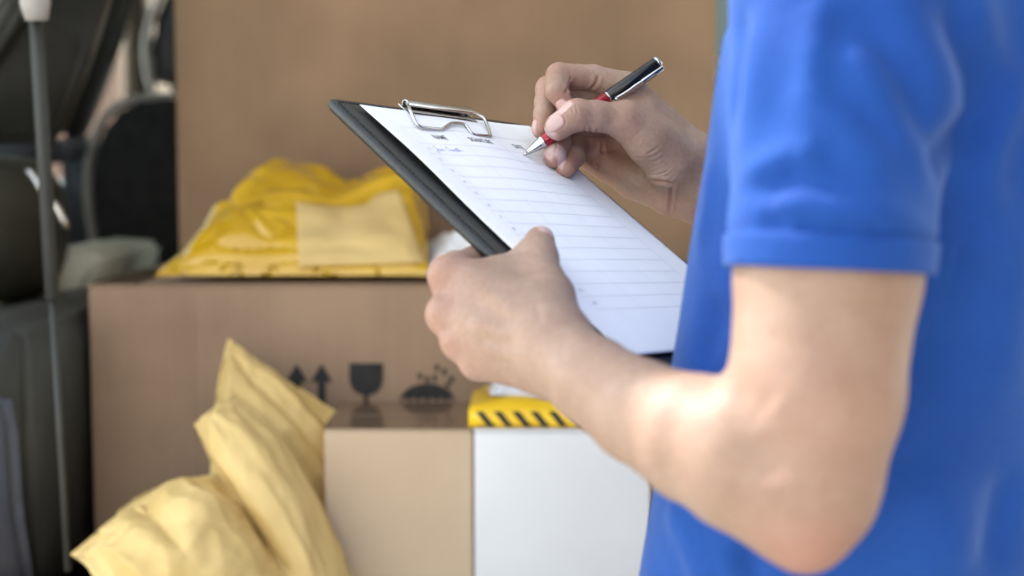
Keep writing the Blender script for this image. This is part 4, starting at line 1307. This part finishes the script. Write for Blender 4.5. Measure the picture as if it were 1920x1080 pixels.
nail(l_thumb[-2][0], l_thumb[-1][0], .0094, BN, .0075, .0064, .0014)

me.vertices.foreach_set('co', co.astype(np.float32).ravel())
ca = me.color_attributes.new('tint', 'FLOAT_COLOR', 'POINT')
ca.data.foreach_set('color', tint.astype(np.float32).ravel())
me.update()
person = tag(empty('person', (TC[0], TC[1], 0)), 'person in a blue polo shirt writing on a clipboard held in the other hand', 'person')
def to_person(o):
    o.parent = person
    o.matrix_parent_inverse = Matrix.Translation((-TC[0], -TC[1], 0))
    return o
body = to_person(link('body', me, skin_material()))

# ---------------------------------------------------------------- polo shirt
def f_torso(p):
    z = p[:, 2]
    zs = [0.80, 0.95, 1.10, 1.22, 1.32, 1.40, 1.47]
    a = np.interp(z, zs, [.185, .178, .172, .178, .180, .150, .080])
    b = np.interp(z, zs, [.130, .128, .118, .115, .112, .095, .070])
    fo = np.interp(z, zs, [.042, .044, .038, .021, .008, -.004, .01])
    c = TC[None, :2] + fo[:, None] * AF[None, :2]
    q = p[:, :2] - c
    x = (q @ AR[:2]) / a; y = (q @ AF[:2]) / b
    r = (np.abs(x) ** 2.3 + np.abs(y) ** 2.3) ** (1 / 2.3)
    d = (r - 1) * np.minimum(a, b)
    return smax(smax(d, z - 1.462, 0.03), 0.80 - z, 0.004)

HEM = U(1552, 510, .672)
SAX = U(1585, 180, .692) - U(1545, 640, .666); SAX /= np.linalg.norm(SAX)      # up the sleeve
SLT = CV(-.096, .99, 0)
hem_n = -(CV(-0.055, 1.0, 0.0)); hem_n = hem_n / np.linalg.norm(hem_n)
sleeve = [(U(1552, 560, .670), .0462), (U(1556, 470, .672), .0478), (U(1588, 180, .692), .0560), (U(1616, -130, .715), .0610)]
inner = [(U(1548, 600, .668), .0446), (U(1550, 505, .672), .0444)]
r_sleeve = [(RS * .35 + RE * .65, .052), (RS, .062)]

def f_shirt(p):
    d = f_torso(p)
    sh = rcone(p, LS + np.array((0, 0, -.005)), TC + np.array((0, 0, 1.38)), .058, .085)
    d = smin(d, sh, 0.04)
    sh = rcone(p, RS + np.array((0, 0, -.005)), TC + np.array((0, 0, 1.38)), .058, .085)
    d = smin(d, sh, 0.04)
    rs = smax(chain(p, r_sleeve, .02), -((p - (RS * .4 + RE * .6).astype(np.float32)) @ ((RS - RE) / np.linalg.norm(RS - RE)).astype(np.float32)), .002)
    d = smin(d, rs, 0.03)
    s = chain(p, sleeve, 0.006)
    t = (p - HEM.astype(np.float32)) @ hem_n.astype(np.float32)                # height above the hem
    s = s - 0.0013 * (1 - np.clip((t - 0.0165) / 0.0012, 0, 1))               # turned-up cuff, a little proud
    s = smax(s, -t, 0.0012)
    s = smax(s, -chain(p, inner, 0.02), 0.0015)
    ta = np.clip((t - 0.02) / 0.08, 0, 1)
    d1 = np.minimum(d, s); d2 = smin(d, s, 0.022)
    out = d1 + (d2 - d1) * ta
    # neck opening
    out = smax(out, -rcone(p, NK + np.array((0, 0, -.01)), NK + np.array((0, 0, .2)), .058, .075), 0.004)
    return out

pos, quads = surface_nets(f_shirt, (0.02, 0.56, 0.785), (0.56, 1.16, 1.50), 0.0022, project=2)
shirt_me = np_mesh('polo_shirt', pos, quads)
sco, sno = vert_arrays(shirt_me)
# broad random drape over the whole garment
for i in range(3):
    f = (9.0, 17.0, 30.0)[i]; a = (.0034, .0020, .0008)[i]
    dv = np.zeros(len(sco))
    for k in range(5):
        w = rng.normal(size=3); w[2] *= 0.55; w *= f / np.linalg.norm(w) * 2.2
        dv += np.sin(sco @ w + rng.uniform(0, 6.28))
    t = (sco - HEM) @ hem_n
    near_hem = np.linalg.norm(sco - HEM, axis=1) < 0.075
    dv *= np.where(near_hem, np.clip((t - .015) / .03, 0.15, 1), 1)
    sco += sno * (dv / 2.2 * a)[:, None]
FOLDS = []   # filled below: (3D polyline, half width, height)
def on_shirt(px_list, d0=.50):
    out = []
    for px, py in px_list:
        t = d0
        for _ in range(80):
            dd = float(f_shirt(U(px, py, t)[None].astype(np.float32))[0])
            t += dd * 0.8
            if abs(dd) < 5e-5: break
        out.append(U(px, py, t))
    return out
folds_px = [
    # deep valley from the shoulder down to the armpit, and its shining ridge
    ([(1560, -30), (1630, 35), (1695, 125), (1738, 220), (1766, 330)], 13, -5.0), ([(1590, -60), (1660, 5), (1728, 90), (1775, 180), (1800, 250)], 16, 3.0),
    ([(1765, -40), (1808, 60), (1838, 160), (1856, 260)], 11, -4.8), ([(1800, -40), (1850, 80), (1880, 190)], 15, 3.2),
    ([(1755, 345), (1785, 285), (1825, 250), (1870, 250)], 11, -5.0), ([(1935, 90), (1885, 200), (1850, 300), (1825, 400)], 11, 4.0),
    # front of the sleeve: a long soft ridge and the fall beside it
    ([(1545, -40), (1530, 60), (1520, 170), (1510, 260)], 9, 3.0), ([(1585, -10), (1560, 90), (1560, 180)], 12, -2.6),
    ([(1530, 40), (1600, 95), (1670, 180), (1722, 290), (1748, 400)], 13, 3.0), ([(1510, 170), (1580, 235), (1650, 300), (1725, 370)], 12, 3.2), ([(1530, 120), (1600, 190), (1680, 290), (1735, 380)], 10, -2.6),
    ([(1500, 240), (1570, 290), (1640, 340), (1720, 400)], 10, -2.6),
    # drapes gathered above the cuff
    ([(1370, 350), (1430, 318), (1500, 292), (1560, 300)], 9, 3.2), ([(1480, 300), (1550, 322), (1640, 362), (1735, 395)], 10, 3.0),
    ([(1365, 375), (1430, 350), (1500, 335), (1580, 352), (1660, 392)], 8, -3.2), ([(1362, 392), (1420, 382), (1490, 384), (1570, 398), (1680, 410), (1760, 418)], 9, 3.0),
    ([(1360, 418), (1440, 412), (1540, 420), (1650, 434), (1750, 440)], 4.5, -2.8),
    ([(1384, -20), (1380, 120), (1374, 280)], 9, -2.6), ([(1425, -30), (1412, 140), (1396, 320)], 12, 2.6),
    # side of the body below the sleeve
    ([(1850, 300), (1835, 420), (1822, 560)], 16, 4.0), ([(1800, 400), (1775, 560), (1750, 760)], 20, -4.0), ([(1905, 340), (1885, 560), (1870, 840)], 24, 4.0),
    ([(1915, 860), (1880, 980), (1868, 1110)], 16, -5.0), ([(1690, 860), (1760, 970), (1800, 1110)], 20, 3.5),
    # belly below the forearm
    ([(1250, 930), (1290, 1010), (1325, 1110)], 12, 3.0), ([(1430, 1120), (1408, 1060), (1420, 1000)], 8, -3.0), ([(1290, 1110), (1340, 1060), (1400, 1045)], 10, 2.5),
    ([(1332, 280), (1326, 380), (1296, 500)], 10, 2.2), ([(1350, 540), (1330, 630), (1300, 700)], 12, -3.0)]
for line, w, hgt in folds_px:
    try: L3 = smooth_path(on_shirt(line), 4)
    except Exception: continue
    w = w / 1000.0; hgt = hgt / 1000.0 * 1.5
    c = np.array(L3)
    m = np.all((sco > c.min(0) - 3.5 * w) & (sco < c.max(0) + 3.5 * w), axis=1)
    d, t = poly_dist(sco[m], L3)
    fade = np.clip(np.minimum(t, 1 - t) * 3.0, 0, 1)
    fade = fade * fade * (3 - 2 * fade)
    sco[m] += sno[m] * (hgt * np.exp(-(d / w) ** 2) * fade)[:, None]
# stitching groove round the cuff
t = (sco - HEM) @ hem_n
near = np.linalg.norm(sco - HEM - np.clip(t, -.01, .03)[:, None] * hem_n, axis=1) < 0.058
g = np.where(near, np.exp(-((t - 0.0172) / 0.0012) ** 2), 0)
sco -= sno * (0.0018 * g)[:, None]
shirt_me.vertices.foreach_set('co', sco.astype(np.float32).ravel())
shirt_me.update()
polo = polo_material()
shirt = to_person(link('polo_shirt', shirt_me, polo))
# ---------------------------------------------------------------- collar, buttons, hair, trousers, shoes
def ring_path(c, ax_, ay_, rx, ry, n=40, a0=0.0, a1=2 * math.pi, dz=None):
    return [c + ax_ * rx * math.cos(a) + ay_ * ry * math.sin(a) + np.array((0, 0, dz(a) if dz else 0)) for a in np.linspace(a0, a1, n)]
bm = bmesh.new()
inn = ring_path(NK + np.array((0, 0, .022)), AR, AF, .060, .066, 48, math.radians(100), math.radians(440), lambda a: .016 * -math.sin(a))
out = ring_path(NK + np.array((0, 0, -.014)), AR, AF, .078, .084, 48, math.radians(104), math.radians(436), lambda a: .020 * -math.sin(a))
bot = ring_path(NK + np.array((0, 0, -.020)), AR, AF, .062, .068, 48, math.radians(100), math.radians(440), lambda a: .018 * -math.sin(a))
R3 = [[bm.verts.new(p) for p in L_] for L_ in (bot, inn, out)]
for a, c in zip(R3, R3[1:]):
    for i in range(47): bm.faces.new((a[i], a[i + 1], c[i + 1], c[i]))
col_o = link('collar', bm_mesh(bm), polo, None, True)
col_o.parent = shirt
m_ = col_o.modifiers.new('cloth', 'SOLIDIFY'); m_.thickness = .003
m_ = col_o.modifiers.new('round', 'SUBSURF'); m_.levels = 1; m_.render_levels = 1

hair_m = noise_mat('short_brown_hair', srgb(58, 42, 32), srgb(84, 62, 46), (1, 1, 1), .6, 8, 90, .8, .004, 260)
def f_hair(p):
    d = ellip(p, HD + AF * -.018 + np.array((0, 0, .040)), HAX, (.076, .092, .088))
    cut = (p - (HD + AF * .045 + np.array((0, 0, .015))).astype(np.float32)) @ (AF * .80 - np.array((0, 0, .60))).astype(np.float32)
    return smax(d, cut, .012)
pos, quads = surface_nets(f_hair, HD - .14, HD + .16, .004)
hr = np_mesh('hair', pos, quads)
hc, hn = vert_arrays(hr)
hc += hn * (rng.normal(size=len(hc)) * .0012)[:, None]
hr.vertices.foreach_set('co', hc.astype(np.float32).ravel()); hr.update()
o = link('hair', hr, hair_m); to_person(o)

trouser_m = noise_mat('navy_trouser_cloth', srgb(36, 42, 60), srgb(46, 52, 72), (1, 1, 1), .85, 5, 30, .3, .001, 700)
hips = [TC + AF * .022 + AR * s * .085 for s in (-1, 1)]
def f_trousers(p):
    d = None
    for h_ in hips:
        q = [(h_ + np.array((0, 0, .86)), .115), (h_ + np.array((0, 0, .48)) + AF * .01, .080), (h_ + np.array((0, 0, .07)) - AF * .01, .066)]
        e = chain(p, q, .03)
        d = e if d is None else smin(d, e, .03)
    d = smin(d, rcone(p, hips[0] + np.array((0, 0, .92)), hips[1] + np.array((0, 0, .92)), .112, .112), .03)
    d = smax(d, p[:, 2] - .98, .006)
    return smax(d, .06 - p[:, 2], .006)
pos, quads = surface_nets(f_trousers, (TC[0] - .30, TC[1] - .32, .03), (TC[0] + .30, TC[1] + .34, 1.0), .008)
tr = np_mesh('trousers', pos, quads)
tc_, tn = vert_arrays(tr)
tc_ += tn * (.004 * np.sin(tc_[:, 2] * 38 + 3 * np.sin(tc_[:, 0] * 30)) * np.clip((.9 - tc_[:, 2]) * 2, 0, 1))[:, None]
tr.vertices.foreach_set('co', tc_.astype(np.float32).ravel()); tr.update()
o = link('trousers', tr, trouser_m); to_person(o)
shoe_m = noise_mat('dark_shoe_leather', srgb(30, 27, 26), srgb(42, 38, 36), (1, 1, 1), .45, 5, 30, .2, .001)
for h_ in hips:
    def f_shoe(p, h_=h_):
        b_ = h_ - AF * .01
        d = smin(rcone(p, b_ + AF * -.045 + np.array((0, 0, .045)), b_ + AF * .15 + np.array((0, 0, .034)), .042, .034), rcone(p, b_ + np.array((0, 0, .05)), b_ + np.array((0, 0, .10)), .045, .05), .03)
        return smax(d, .004 - p[:, 2], .006)
    pos, quads = surface_nets(f_shoe, h_ - .26 * np.array((1, 1, 0)) + np.array((0, 0, -.01)), h_ + .26 * np.array((1, 1, 0)) + np.array((0, 0, .18)), .006)
    o = link('shoe', np_mesh('shoe', pos, quads), shoe_m); to_person(o)
